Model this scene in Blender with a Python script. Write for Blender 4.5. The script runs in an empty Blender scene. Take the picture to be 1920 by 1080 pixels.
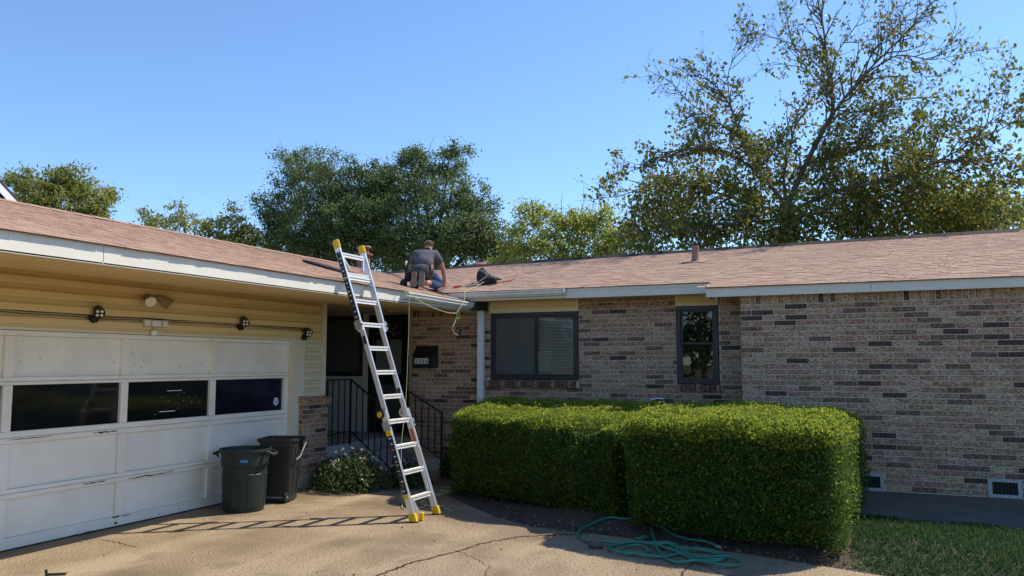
import bpy, bmesh, math, random
import numpy as np
from mathutils import Vector, Matrix
random.seed(7); rng = np.random.default_rng(7)
R = math.radians
S = bpy.context.scene
COL = S.collection
# ------------------------------------------------------------------ camera, sky, sun, exposure
cam = bpy.data.objects.new('camera', bpy.data.cameras.new('camera')); COL.objects.link(cam)
cam.location = (0, 0, 1.78); cam.rotation_euler = (R(95.368), 0, R(23.862))
cam.data.sensor_width = 36; cam.data.lens = 27.94; cam.data.clip_end = 2000; cam.data.clip_start = .05
S.camera = cam
SUN = Vector((.58, .646, 1.0)).normalized()
w = bpy.data.worlds.new('World'); S.world = w; w.use_nodes = True
nt = w.node_tree; bg = nt.nodes['Background']
sky = nt.nodes.new('ShaderNodeTexSky'); sky.sky_type = 'NISHITA'; sky.sun_disc = False
sky.sun_elevation = math.asin(SUN.z); sky.sun_rotation = math.atan2(SUN.x, SUN.y)
sky.altitude = 0; sky.air_density = 1.0; sky.dust_density = 0; sky.ozone_density = 10
nt.links.new(sky.outputs[0], bg.inputs[0]); bg.inputs[1].default_value = .15
sd = bpy.data.lights.new('sun', 'SUN'); sd.energy = 3.8; sd.angle = R(.5); sd.color = (1, .95, .87)
so = bpy.data.objects.new('sun', sd); COL.objects.link(so); so.location = SUN * 60
so.rotation_euler = (-SUN).to_track_quat('-Z', 'Y').to_euler()
S.view_settings.view_transform = 'Standard'; S.view_settings.look = 'None'
S.view_settings.exposure = .68; S.view_settings.gamma = 1; S.view_settings.use_white_balance = True; S.view_settings.white_balance_temperature = 7150; S.view_settings.use_curve_mapping = False
S.cycles.max_bounces = 8; S.cycles.transparent_max_bounces = 12

# ------------------------------------------------------------------ materials
def mat(name, c1, c2=None, scale=8, rough=.7, bump=0, bscale=None, detail=5, spec=.3, metal=0, stretch=None, c3=None, s3=1.2, a3=.5, lo=.35, hi=.65):
    m = bpy.data.materials.new(name); m.use_nodes = True
    n, l = m.node_tree.nodes, m.node_tree.links
    b = n['Principled BSDF']; b.inputs['Roughness'].default_value = rough; b.inputs['Metallic'].default_value = metal
    b.inputs['Specular IOR Level'].default_value = spec
    b.inputs['Base Color'].default_value = (*c1, 1)
    if c2 is None and not bump: return m
    g = n.new('ShaderNodeNewGeometry'); vec = g.outputs['Position']
    if stretch:
        mp = n.new('ShaderNodeMapping'); mp.inputs['Scale'].default_value = stretch
        l.new(vec, mp.inputs[0]); vec = mp.outputs[0]
    if c2 is not None:
        t = n.new('ShaderNodeTexNoise'); t.inputs['Scale'].default_value = scale; t.inputs['Detail'].default_value = detail; t.inputs['Roughness'].default_value = .65
        l.new(vec, t.inputs['Vector'])
        r = n.new('ShaderNodeValToRGB'); r.color_ramp.elements[0].position = lo; r.color_ramp.elements[1].position = hi
        r.color_ramp.elements[0].color = (*c1, 1); r.color_ramp.elements[1].color = (*c2, 1)
        l.new(t.outputs[0], r.inputs[0]); out = r.outputs[0]
        if c3 is not None:
            t3 = n.new('ShaderNodeTexNoise'); t3.inputs['Scale'].default_value = s3; t3.inputs['Detail'].default_value = 6; l.new(g.outputs['Position'], t3.inputs['Vector'])
            r3 = n.new('ShaderNodeMapRange'); r3.inputs[1].default_value = .42; r3.inputs[2].default_value = .62; r3.inputs[4].default_value = a3
            l.new(t3.outputs[0], r3.inputs[0])
            mx = n.new('ShaderNodeMix'); mx.data_type = 'RGBA'; l.new(r3.outputs[0], mx.inputs[0]); l.new(out, mx.inputs[6]); mx.inputs[7].default_value = (*c3, 1)
            out = mx.outputs[2]
        l.new(out, b.inputs['Base Color'])
    if bump:
        tb = n.new('ShaderNodeTexNoise'); tb.inputs['Scale'].default_value = bscale or scale; tb.inputs['Detail'].default_value = 6
        l.new(vec, tb.inputs['Vector'])
        bp = n.new('ShaderNodeBump'); bp.inputs['Strength'].default_value = bump; bp.inputs['Distance'].default_value = .02
        l.new(tb.outputs[0], bp.inputs['Height']); l.new(bp.outputs[0], b.inputs['Normal'])
    return m
def leafmat(name, c, trans=None, t=.4, rough=.55, spec=.25):
    m = bpy.data.materials.new(name); m.use_nodes = True
    n, l = m.node_tree.nodes, m.node_tree.links; b = n['Principled BSDF']
    b.inputs['Base Color'].default_value = (*c, 1); b.inputs['Roughness'].default_value = rough; b.inputs['Specular IOR Level'].default_value = spec
    tr = n.new('ShaderNodeBsdfTranslucent'); tr.inputs[0].default_value = (*(trans or [min(1, x * 1.5) for x in c]), 1)
    mx = n.new('ShaderNodeMixShader'); mx.inputs[0].default_value = t
    l.new(b.outputs[0], mx.inputs[1]); l.new(tr.outputs[0], mx.inputs[2]); l.new(mx.outputs[0], n['Material Output'].inputs[0])
    return m
def glassmat(name, tint=(.8, .85, .85), ior=1.5):
    m = bpy.data.materials.new(name); m.use_nodes = True
    n, l = m.node_tree.nodes, m.node_tree.links; n.remove(n['Principled BSDF'])
    tr = n.new('ShaderNodeBsdfTransparent'); tr.inputs[0].default_value = (*tint, 1)
    gl = n.new('ShaderNodeBsdfGlossy'); gl.inputs['Roughness'].default_value = .01
    fr = n.new('ShaderNodeFresnel'); fr.inputs[0].default_value = ior
    mx = n.new('ShaderNodeMixShader'); l.new(fr.outputs[0], mx.inputs[0]); l.new(tr.outputs[0], mx.inputs[1]); l.new(gl.outputs[0], mx.inputs[2])
    l.new(mx.outputs[0], n['Material Output'].inputs[0]); return m
M = {}
BR = dict(stretch=(1, 1, 2.2), scale=30, bump=.9, bscale=45, rough=.9, spec=.15, lo=.43, hi=.58)
M['brick0'] = mat('tan_pink_brick', (.25, .155, .105), (.64, .465, .33), **BR)
M['brick1'] = mat('rose_brick', (.24, .115, .08), (.55, .345, .245), **BR)
M['brick2'] = mat('brown_brick', (.20, .118, .07), (.53, .375, .245), **BR)
M['brick3'] = mat('charcoal_brick', (.05, .036, .03), (.14, .10, .08), **BR)
M['brick4'] = mat('dark_brown_brick', (.11, .066, .048), (.29, .19, .14), **BR)
M['brick5'] = mat('buff_brick', (.29, .195, .115), (.60, .455, .305), **BR)
M['mortar'] = mat('mortar', (.58, .50, .41), (.46, .39, .31), scale=30, rough=.95, bump=.3)
for i, (a, b_) in enumerate([((.34, .222, .165), (.46, .315, .24)), ((.32, .205, .15), (.435, .295, .225)), ((.36, .24, .18), (.48, .335, .26)), ((.29, .185, .138), (.41, .275, .21))]):
    M['shingle%d' % i] = mat('brown_shingle_%s' % 'abcd'[i], a, b_, scale=95, rough=.95, bump=.12, bscale=160, spec=.1, c3=(.33, .225, .175), s3=1.1, a3=.3)
M['roofdeck'] = mat('shingle_underlay', (.2, .13, .1), (.28, .18, .14), scale=60, rough=.95)
M['tarpaper'] = mat('black_felt', (.018, .017, .018), (.035, .03, .03), scale=20, rough=.8)
M['fascia'] = mat('white_fascia_paint', (.68, .66, .58), (.62, .60, .53), scale=3, rough=.5, c3=(.6, .58, .5), s3=5, a3=.15)
M['soffit'] = mat('cream_soffit_paint', (.74, .58, .31), (.68, .52, .27), scale=2.5, rough=.6)
M['siding'] = mat('cream_vinyl_siding', (.74, .57, .29), (.68, .51, .245), scale=4, rough=.5, stretch=(.3, .3, 3), bump=.06, bscale=30)
M['trim'] = mat('cream_trim', (.72, .66, .50), (.66, .60, .44), scale=4, rough=.5)
M['stripsiding'] = mat('paler_lit_siding', (.70, .63, .45), (.64, .57, .39), scale=4, rough=.5)  # same siding in a paler copy, brighter bounce light put into its colour
M['palesiding'] = mat('pale_siding', (.62, .62, .58), (.56, .56, .52), scale=4, rough=.6)
M['doorpaint'] = mat('white_door_paint', (.86, .82, .72), (.81, .77, .66), scale=3, rough=.45, c3=(.62, .56, .44), s3=2.2, a3=.22)
M['peel'] = mat('peeled_paint', (.20, .16, .12), (.36, .31, .25), scale=40, rough=.9)
M['darkwood'] = mat('bare_dark_wood', (.05, .035, .025), (.11, .08, .055), scale=30, rough=.9)
M['garglass'] = mat('dark_garage_glass', (.006, .007, .008), (.012, .014, .016), scale=3, rough=.06, spec=.5)
M['garglass_blue'] = mat('blue_reflection_glass', (.006, .008, .012), (.012, .018, .038), scale=2.2, rough=.06, spec=.5)  # dark pane with its blue reflected glow put into the colour
M['bronze'] = mat('dark_bronze_metal', (.018, .02, .022), (.028, .03, .032), scale=10, rough=.42, spec=.4)
M['screen'] = mat('insect_screen', (.085, .088, .078), (.10, .105, .094), scale=200, rough=.9)
M['glass'] = glassmat('window_glass')
M['blind'] = mat('blind_slat', (.74, .73, .64), rough=.6)
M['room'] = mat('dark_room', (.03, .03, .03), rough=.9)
M['black'] = mat('black_iron', (.012, .012, .013), (.02, .02, .02), scale=30, rough=.45, spec=.4)
M['blackdoor'] = mat('black_storm_door', (.012, .014, .015), rough=.35, spec=.5)
M['gutter'] = mat('white_gutter', (.72, .72, .66), (.60, .58, .5), scale=6, rough=.4, c3=(.5, .44, .34), s3=4, a3=.25)
M['downspout'] = mat('downspout_white', (.74, .76, .76), (.68, .70, .70), scale=5, rough=.4)
M['concrete'] = mat('aggregate_concrete', (.15, .108, .066), (.50, .385, .26), scale=50, rough=.9, bump=.7, bscale=90, spec=.15, c3=(.17, .125, .08), s3=.75, a3=.75, lo=.36, hi=.64)
_m = M['concrete']; _n, _l = _m.node_tree.nodes, _m.node_tree.links; _b = _n['Principled BSDF']; _src = _b.inputs['Base Color'].links[0].from_socket   # worn lighter streaks and dark drips
_g = _n.new('ShaderNodeNewGeometry')
for _sc, _st, _col, _lo, _hi, _amt in ((1.0, (1.5, .28, 1), (.50, .39, .27), .50, .70, .5), (2.3, (1, .8, 1), (.13, .10, .07), .56, .74, .55), (9, (1, 1, 1), (.12, .09, .06), .64, .75, .5)):
    _mp = _n.new('ShaderNodeMapping'); _mp.inputs['Scale'].default_value = _st; _mp.inputs['Location'].default_value = (_sc, 3.1, 0); _l.new(_g.outputs['Position'], _mp.inputs[0])
    _t = _n.new('ShaderNodeTexNoise'); _t.inputs['Scale'].default_value = _sc; _t.inputs['Detail'].default_value = 7; _l.new(_mp.outputs[0], _t.inputs['Vector'])
    _r = _n.new('ShaderNodeMapRange'); _r.inputs[1].default_value = _lo; _r.inputs[2].default_value = _hi; _r.inputs[4].default_value = _amt; _l.new(_t.outputs[0], _r.inputs[0])
    _x = _n.new('ShaderNodeMix'); _x.data_type = 'RGBA'; _l.new(_r.outputs[0], _x.inputs[0]); _l.new(_src, _x.inputs[6]); _x.inputs[7].default_value = (*_col, 1); _src = _x.outputs[2]
_l.new(_src, _b.inputs['Base Color'])
M['slab'] = mat('grey_concrete', (.34, .34, .33), (.42, .42, .40), scale=14, rough=.9, bump=.2, bscale=60)
M['walk'] = mat('old_walk_concrete', (.105, .088, .068), (.16, .138, .11), scale=50, rough=.95, bump=.4, bscale=90, c3=(.07, .065, .055), s3=2, a3=.5)
M['soil'] = mat('bed_soil', (.055, .042, .03), (.12, .095, .07), scale=35, rough=1, bump=1, bscale=50, detail=8)
M['crack'] = mat('crack_dirt', (.035, .028, .02), (.07, .055, .04), scale=60, rough=1)
M['lawn'] = mat('lawn_soil', (.035, .05, .02), (.07, .075, .03), scale=20, rough=1, bump=.6)
M['bounce_lawn'] = mat('warm_bounce_lawn', (.17, .155, .075), (.24, .21, .11), scale=6, rough=1, bump=.3, bscale=30)  # unseen lawn coloured brighter and warmer to bounce fill onto shaded walls
M['alu'] = mat('ladder_aluminium', (.72, .73, .74), (.62, .63, .65), scale=12, rough=.34, metal=.75, spec=.5, stretch=(8, 8, 1))
M['aludull'] = mat('ladder_rung_aluminium', (.76, .75, .72), (.66, .65, .62), scale=14, rough=.4, metal=.45, spec=.5)
M['yellow'] = mat('yellow_plastic', (.72, .46, .012), (.62, .39, .01), scale=12, rough=.45)
M['rubber'] = mat('black_rubber', (.015, .015, .015), rough=.8)
M['label'] = mat('black_label', (.02, .02, .022), rough=.4)
M['labelw'] = mat('label_print', (.6, .6, .58), rough=.5)
M['labelo'] = mat('label_orange', (.55, .14, .04), rough=.5)
M['green'] = mat('green_bin_plastic', (.009, .019, .015), (.014, .027, .021), scale=18, rough=.5, bump=.12, bscale=120, spec=.4, c3=(.03, .038, .033), s3=3, a3=.25)
M['bin'] = mat('black_bin_plastic', (.014, .014, .016), (.028, .028, .03), scale=40, rough=.45, bump=.15, bscale=150, spec=.45, c3=(.036, .036, .038), s3=22, a3=.35)
M['blue'] = mat('blue_label', (.03, .16, .5), (.1, .25, .55), scale=60, rough=.5)
M['steel'] = mat('dull_steel', (.42, .42, .42), (.3, .3, .3), scale=20, rough=.4, metal=.6)
M['bargrey'] = mat('grey_bar', (.16, .16, .16), (.24, .24, .24), scale=20, rough=.55)
M['hose'] = mat('green_hose_vinyl', (.03, .19, .125), (.042, .235, .155), scale=14, rough=.42, spec=.45)
M['rope'] = mat('safety_rope', (.40, .43, .17), (.58, .58, .33), scale=90, rough=.85)
M['red'] = mat('red_grip', (.42, .05, .025), rough=.5)
M['canvas'] = mat('black_canvas', (.016, .017, .02), (.035, .036, .04), scale=40, rough=.85, bump=.3, bscale=60)
M['strap'] = mat('grey_strap', (.38, .37, .33), rough=.8)
M['flue'] = mat('painted_flue', (.27, .115, .085), (.20, .08, .06), scale=14, rough=.6)
M['ventpipe'] = mat('weathered_pipe', (.30, .185, .14), (.22, .12, .09), scale=30, rough=.7)
M['skin'] = mat('sunned_skin', (.36, .17, .11), (.42, .21, .14), scale=20, rough=.55)
M['shirt'] = mat('faded_charcoal_shirt', (.075, .072, .088), (.13, .125, .145), scale=7, rough=.95, bump=.5, bscale=14, spec=.1)
M['jeans'] = mat('blue_denim', (.022, .045, .10), (.06, .10, .18), scale=14, rough=.95, bump=.5, bscale=25, spec=.1)
M['greypants'] = mat('charcoal_apron', (.05, .05, .056), (.085, .085, .09), scale=12, rough=.9, bump=.4, bscale=20)
M['sole'] = mat('brown_boot_sole', (.17, .12, .09), (.25, .19, .15), scale=22, rough=.85, bump=.3)
M['leather'] = mat('tan_leather', (.09, .04, .025), (.14, .065, .04), scale=20, rough=.6)
M['hair'] = mat('brown_hair', (.05, .03, .018), (.10, .06, .035), scale=60, rough=.6)
M['cap'] = mat('tan_camouflage_cap', (.30, .19, .09), (.10, .07, .045), scale=22, rough=.9, lo=.45, hi=.55)
M['white'] = mat('white_paper', (.75, .78, .8), rough=.8)
M['lamp'] = mat('lamp_lens', (.75, .73, .68), rough=.25, spec=.5)
M['lampbody'] = mat('weathered_bronze_lamp', (.20, .155, .09), (.30, .24, .15), scale=25, rough=.6)
M['beigeplastic'] = mat('aged_beige_plastic', (.52, .47, .34), (.45, .41, .3), scale=15, rough=.5)
M['bark'] = mat('grey_brown_bark', (.15, .12, .10), (.085, .068, .056), scale=9, rough=.95, bump=.8, bscale=20, stretch=(2, 2, .5))
M['twig'] = mat('hedge_twigs', (.03, .035, .015), (.05, .05, .022), scale=20, rough=1)
M['darkroof'] = mat('dark_roof', (.05, .05, .055), rough=.9)
M['whitewall'] = mat('white_gable_boards', (.72, .74, .76), rough=.6)
M['flower'] = leafmat('pink_white_petal', (.62, .48, .46), t=.3)
def tints(n, cols, t=.4, **k): return [leafmat('%s_leaf_%s' % (n, 'abcdef'[i]), c, t=t, **k) for i, c in enumerate(cols)]
L_hedge = tints('boxwood', [(.04, .088, .016), (.065, .125, .022), (.11, .17, .028), (.17, .20, .04)], t=.36)
L_sunlit_new = tints('sunlit_fresh_boxwood', [(.19, .26, .024), (.27, .32, .035), (.33, .34, .06)], t=.48)  # fresh leaves for the hedge top, brightened to carry its sunlight
L_oak = tints('live_oak', [(.085, .125, .042), (.125, .17, .058), (.18, .22, .08), (.055, .085, .03)], t=.34, rough=.5, spec=.3)
L_sparse = tints('broadleaf', [(.09, .12, .035), (.14, .16, .04), (.20, .18, .042), (.25, .18, .035)], t=.4, rough=.5, spec=.3)
L_under = tints('canopy', [(.085, .12, .03), (.14, .165, .04), (.21, .20, .045), (.32, .22, .04)], t=.42, rough=.5, spec=.3)
L_lime = tints('lime', [(.19, .25, .05), (.26, .31, .06), (.31, .33, .075), (.36, .3, .06)], t=.5)
L_yell = tints('yellowing', [(.17, .20, .05), (.24, .25, .06), (.31, .27, .06), (.10, .14, .04)], t=.5, rough=.5, spec=.3)
L_shrub = tints('shrub', [(.045, .085, .025), (.08, .12, .035), (.2, .24, .10), (.03, .055, .02)], t=.3, spec=.4, rough=.4)
L_grass = tints('grass', [(.022, .062, .022), (.034, .082, .026), (.06, .10, .035), (.11, .10, .05)], t=.35)
L_litter = [M['soil'], leafmat('dead_leaf', (.16, .10, .05), t=.1), leafmat('pale_dead_leaf', (.30, .25, .18), t=.1), mat('bark_chip', (.09, .06, .04), rough=.95)]

# ------------------------------------------------------------------ builders
def woff(o):
    v = Vector((0, 0, 0))
    while o is not None: v += o.location; o = o.parent
    return v
def link(name, me, parent=None, label=None, cat=None, group=None, kind=None):
    o = bpy.data.objects.new(name, me); COL.objects.link(o)
    if parent is not None: o.parent = parent
    for k, v in (('label', label), ('category', cat), ('group', group), ('kind', kind)):
        if v: o[k] = v
    return o
def thing(name, loc, label, cat, group=None):
    return link(name, None, None, label, cat, group) if False else _empty(name, loc, label, cat, group)
def _empty(name, loc, label, cat, group):
    o = link(name, None, None, label, cat, group); o.location = loc; o.empty_display_size = .2; return o
def flat(me): me.polygons.foreach_set('use_smooth', [False] * len(me.polygons))
class MB:
    def __init__(s): s.round = False; s.v = []; s.f = []; s.mi = []; s.m = []
    def _m(s, m):
        if m not in s.m: s.m.append(m)
        return s.m.index(m)
    def add(s, verts, faces, m):
        b = len(s.v); s.v += [tuple(v) for v in verts]; k = s._m(m)
        for f in faces: s.f.append([b + i for i in f]); s.mi.append(k)
    def box(s, x0, x1, y0, y1, z0, z1, m):
        s.add([(x0, y0, z0), (x1, y0, z0), (x1, y1, z0), (x0, y1, z0), (x0, y0, z1), (x1, y0, z1), (x1, y1, z1), (x0, y1, z1)],
              [(3, 2, 1, 0), (4, 5, 6, 7), (0, 1, 5, 4), (1, 2, 6, 5), (2, 3, 7, 6), (3, 0, 4, 7)], m)
    def hexa(s, p, m):   # p: 8 points, bottom ring then top ring (counter-clockwise from above)
        s.add(p, [(3, 2, 1, 0), (4, 5, 6, 7), (0, 1, 5, 4), (1, 2, 6, 5), (2, 3, 7, 6), (3, 0, 4, 7)], m)
    def obox(s, c, ax, ay, az, m):
        c, ax, ay, az = map(Vector, (c, ax, ay, az)); p = []
        for k in (-1, 1):
            for i, j in ((-1, -1), (1, -1), (1, 1), (-1, 1)): p.append(c + ax * i + ay * j + az * k)
        s.hexa(p, m)
    def bar(s, a, b, wx, wy, m, up=(0, 0, 1)):   # rectangular bar between two points
        a, b = Vector(a), Vector(b); d = (b - a); L = d.length / 2; d.normalize(); u = Vector(up)
        sx = d.cross(u)
        if sx.length < 1e-3: sx = d.cross(Vector((0, 1, 0)))
        sx.normalize(); sy = sx.cross(d).normalized()
        s.obox((a + b) / 2, sx * wx / 2, sy * wy / 2, d * L, m)
    def tube(s, pts, r, m, n=8, caps=True):
        s.round = True
        pts = [Vector(p) for p in pts]; rr = r if isinstance(r, (list, tuple)) else [r] * len(pts)
        u = None; V = []; Fs = []
        for i, p in enumerate(pts):
            d = (pts[min(i + 1, len(pts) - 1)] - pts[max(i - 1, 0)])
            if d.length < 1e-9: d = Vector((0, 0, 1))
            d.normalize()
            if u is None:
                u = d.orthogonal().normalized()
            else:
                u = (u - d * u.dot(d)); u = u.normalized() if u.length > 1e-6 else d.orthogonal().normalized()
            v = d.cross(u)
            for k in range(n):
                a = 2 * math.pi * k / n; V.append(p + (u * math.cos(a) + v * math.sin(a)) * rr[i])
        for i in range(len(pts) - 1):
            for k in range(n):
                k2 = (k + 1) % n; Fs.append((i * n + k, i * n + k2, (i + 1) * n + k2, (i + 1) * n + k))
        if caps: Fs.append(tuple(range(n - 1, -1, -1))); Fs.append(tuple((len(pts) - 1) * n + k for k in range(n)))
        s.add(V, Fs, m)
    def lathe(s, c, prof, m, n=24, M4=None):   # prof: (radius, z)
        s.round = True
        V = []; Fs = []; c = Vector(c)
        for r, z in prof:
            for k in range(n):
                a = 2 * math.pi * k / n; p = Vector((r * math.cos(a), r * math.sin(a), z)); V.append(c + (M4 @ p if M4 else p))
        for i in range(len(prof) - 1):
            for k in range(n):
                k2 = (k + 1) % n; Fs.append((i * n + k, i * n + k2, (i + 1) * n + k2, (i + 1) * n + k))
        s.add(V, Fs, m)
        return s
    def poly(s, pts, m, h=0):   # flat polygon, optional thickness downwards
        n = len(pts)
        if h == 0: s.add(pts, [tuple(range(n))], m); return
        V = [Vector(p) for p in pts] + [Vector(p) - Vector((0, 0, h)) for p in pts]
        s.add(V, [tuple(range(n)), tuple(range(2 * n - 1, n - 1, -1))] + [(i, n + i, n + (i + 1) % n, (i + 1) % n) for i in range(n)], m)
    def build(s, name, parent=None, smooth=False, bevel=0, **k):
        off = woff(parent) if parent is not None else Vector((0, 0, 0))
        me = bpy.data.meshes.new(name); me.from_pydata([Vector(v) - off for v in s.v], [], s.f)
        for m in s.m: me.materials.append(m)
        me.polygons.foreach_set('material_index', s.mi)
        me.polygons.foreach_set('use_smooth', [bool(smooth)] * len(s.f))
        if bevel:
            bm = bmesh.new(); bm.from_mesh(me)
            bmesh.ops.bevel(bm, geom=[e for e in bm.edges if e.is_manifold and e.calc_face_angle(0) > .5], offset=bevel, segments=1, affect='EDGES', clamp_overlap=True)
            bm.to_mesh(me); bm.free()
        me.update(); o = link(name, me, parent, **k)
        if not smooth and s.round: me.polygons.foreach_set('use_smooth', [True] * len(me.polygons)); me.set_sharp_from_angle(angle=R(38))
        return o
def np_mesh(name, V, F, mi, mats, parent=None, smooth=False, **k):
    V = np.asarray(V, np.float32); F = np.asarray(F, np.int32)
    if parent is not None: V = V - np.array(woff(parent), np.float32)
    me = bpy.data.meshes.new(name); nv, (nf, c) = len(V), F.shape
    me.vertices.add(nv); me.vertices.foreach_set('co', V.ravel())
    me.loops.add(nf * c); me.loops.foreach_set('vertex_index', F.ravel())
    me.polygons.add(nf); me.polygons.foreach_set('loop_start', np.arange(0, nf * c, c, dtype=np.int32)); me.polygons.foreach_set('loop_total', np.full(nf, c, np.int32))
    for m in mats: me.materials.append(m)
    me.polygons.foreach_set('material_index', np.asarray(mi, np.int32))
    me.polygons.foreach_set('use_smooth', np.full(nf, bool(smooth)))
    me.update(); me.validate(); return link(name, me, parent, **k)
def leaves(name, P, size, mats, weights, parent=None, nrm=None, bias=0.0, aspect=.6, droop=0.0, jit=.3, **k):
    """many separate folded leaf quads at the points P"""
    P = np.asarray(P, float); n = len(P)
    d = rng.normal(size=(n, 3))
    if droop: d[:, 2] -= droop
    if nrm is not None and bias: d = d + bias * nrm
    d /= np.linalg.norm(d, axis=1)[:, None]
    a = rng.normal(size=(n, 3)); s = np.cross(d, a); s /= np.linalg.norm(s, axis=1)[:, None] + 1e-9
    u = np.cross(s, d)
    z = size * (1 + jit * rng.normal(size=n)).clip(.45, 1.8)
    z = z[:, None]
    b = P - d * z * .5; tip = P + d * z * .5; mid = P - d * z * .05
    l = mid + s * z * aspect * .5 + u * z * .12; r = mid - s * z * aspect * .5 + u * z * .12
    V = np.stack([b, r, tip, l], 1).reshape(-1, 3); F = np.arange(4 * n).reshape(n, 4)
    mi = rng.choice(len(mats), size=n, p=np.array(weights) / sum(weights))
    return np_mesh(name, V, F, mi, mats, parent, **k)

# projected size of a point, to choose which pieces become objects of their own
CQ = cam.rotation_euler.to_matrix()
def proj(p):
    v = CQ.transposed() @ (Vector(p) - Vector((0, 0, 1.78)))
    if v.z > -.2: return None
    return (960 + 1490 * v.x / -v.z, 540 - 1490 * v.y / -v.z, -v.z)
def rank(p):
    q = proj(p)
    if q is None or not (-20 < q[0] < 1940 and -20 < q[1] < 1100): return 0
    if 835 < q[0] < 1640 and q[1] > 765: return 0
    if q[0] < 835 and q[1] > 880: return 0
    return 1 / q[2]

# ------------------------------------------------------------------ ground
def grid_sheet(name, x0, x1, y0, y1, nx, ny, zf, m, **k):
    xs = np.linspace(x0, x1, nx); ys = np.linspace(y0, y1, ny); X, Y = np.meshgrid(xs, ys)
    V = np.stack([X, Y, zf(X, Y)], -1).reshape(-1, 3); i = np.arange(nx * ny).reshape(ny, nx)
    F = np.stack([i[:-1, :-1], i[:-1, 1:], i[1:, 1:], i[1:, :-1]], -1).reshape(-1, 4)
    return np_mesh(name, V, F, np.zeros(len(F)), [m], smooth=True, **k)
grid_sheet('ground', -600, 600, -600, 600, 3, 3, lambda X, Y: X * 0 - .09, M['bounce_lawn'], kind='structure')
EDGE = [(-3.95, 9.15), (-3.86, 8.48), (-3.4, 8.2), (-2.3, 8.08), (-1.08, 7.86), (.09, 7.53), (1.2, 7.15), (2.6, 6.6), (4.5, 5.6), (6, 4.2), (7, 2), (7, -14)]
dv = MB(); dv.poly([(x, y, 0) for x, y in [(-7.7, -14)] + EDGE[::-1] + [(-3.95, 11.7), (-7.7, 11.7)]], M["concrete"], .1); dv.build('driveway', kind='structure')
ex = np.array([e[0] for e in EDGE[1:10]]); ey = np.array([e[1] for e in EDGE[1:10]])
def gz(X, Y):
    e = np.interp(X, ex, ey); d = np.clip((Y - e) / .8, 0, 1.0); s = d * d * (3 - 2 * d)
    return -.012 + s * (.065 * np.clip((X + 1.2) / 1.4, 0, 1) + .105 * np.clip((X + 4.2) / 1.2, 0, 1) + .02) + .012 * np.sin(X * 5.1 + Y * 3) * np.sin(Y * 6.3) * s
xs = np.linspace(-4.2, 7, 90); rows = []
for t in np.linspace(0, 1, 40):
    e = np.interp(xs, ex, ey) - .02; y = e + (12.2 - e) * t; rows.append(np.stack([xs, y, gz(xs, y)], -1))
V = np.array(rows); i = np.arange(V.shape[0] * V.shape[1]).reshape(V.shape[:2])
F = np.stack([i[:-1, :-1], i[:-1, 1:], i[1:, 1:], i[1:, :-1]], -1).reshape(-1, 4)
fc = V.reshape(-1, 3)[F].mean(1)
np_mesh('planting_bed', V.reshape(-1, 3), F, (fc[:, 0] > -.15).astype(int), [M['soil'], M['lawn']], smooth=True, kind='structure')
wk = MB(); wk.poly([(-.4, 9.42, .18), (.03, 9.31, .18), (.61, 9.15, .18), (1.31, 9.02, .18), (3, 8.8, .18), (7, 8.4, .18), (7, 10.92, .215), (-.4, 10.92, .215)], M['walk'], .15); wk.build('walk', kind='structure')

def ribbon(pts, w0, z, m, seed):
    rr = random.Random(seed); mb = MB(); P = []
    for k in range(len(pts) - 1):
        a, b = Vector((*pts[k], z)), Vector((*pts[k + 1], z)); n = max(2, int((b - a).length / .035))
        for j in range(n): P.append(a.lerp(b, j / n) + Vector((rr.uniform(-.02, .02), rr.uniform(-.02, .02), 0)))
    P.append(Vector((*pts[-1], z)))
    for k in range(len(P) - 1):
        d = (P[k + 1] - P[k]).normalized(); s = Vector((-d.y, d.x, 0)); wa = w0 * (.35 + rr.random()); wb = w0 * (.35 + rr.random())
        mb.add([P[k] - s * wa, P[k] + s * wa, P[k + 1] + s * wb, P[k + 1] - s * wb], [(3, 2, 1, 0)], m)
    return mb
for j, (pts, w0) in enumerate([([(-3.85, 5.4), (-3.77, 6.3), (-3.6, 6.88), (-3.54, 7.22), (-3.33, 7.66), (-2.95, 7.95), (-2.7, 8.1)], .014),
                               ([(-7.12, 5.846), (-6.91, 5.83), (-6.52, 5.753)], .005), ([(-1.48, 7.5), (-1.48, 7.27), (-1.486, 6.6)], .009), ([(-1.46, 7.35), (-1.19, 7.06), (-.7, 6.75)], .005),
                               ([(-3.6, 6.88), (-3.1, 6.5), (-2.9, 6.0)], .003), ([(-6.9, 7.3), (-5.9, 8.1), (-5.2, 8.9)], .003)]):
    ribbon(pts, w0, .004, M['crack'], j).build('driveway_crack', kind='structure')

# ------------------------------------------------------------------ HOUSE
house = thing('ranch_house', (-5, 11.7, 0), 'single storey brick ranch house with brown shingle roof and attached garage', 'house')
GX, YM, YR, YE = -7.5, 11.7, 10.9, 12.5
# roof surfaces
XS = -1.92
_rx = [-10.6, -6.4, -1.6, 2.5, 8]; _rz = [3.83, 3.915, 3.975, 4.0, 4.02]
def ridge_z(X): return float(np.interp(X, _rx, _rz))
EZ = 2.895
def main_z(X, Y): s = (ridge_z(X) - EZ) / (15.6 - 11.2); return EZ + s * (Y - 11.2)
GR = -10.3; GS = .249
def gar_z(X): return 2.752 + GS * (-5.7 - X)
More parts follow.
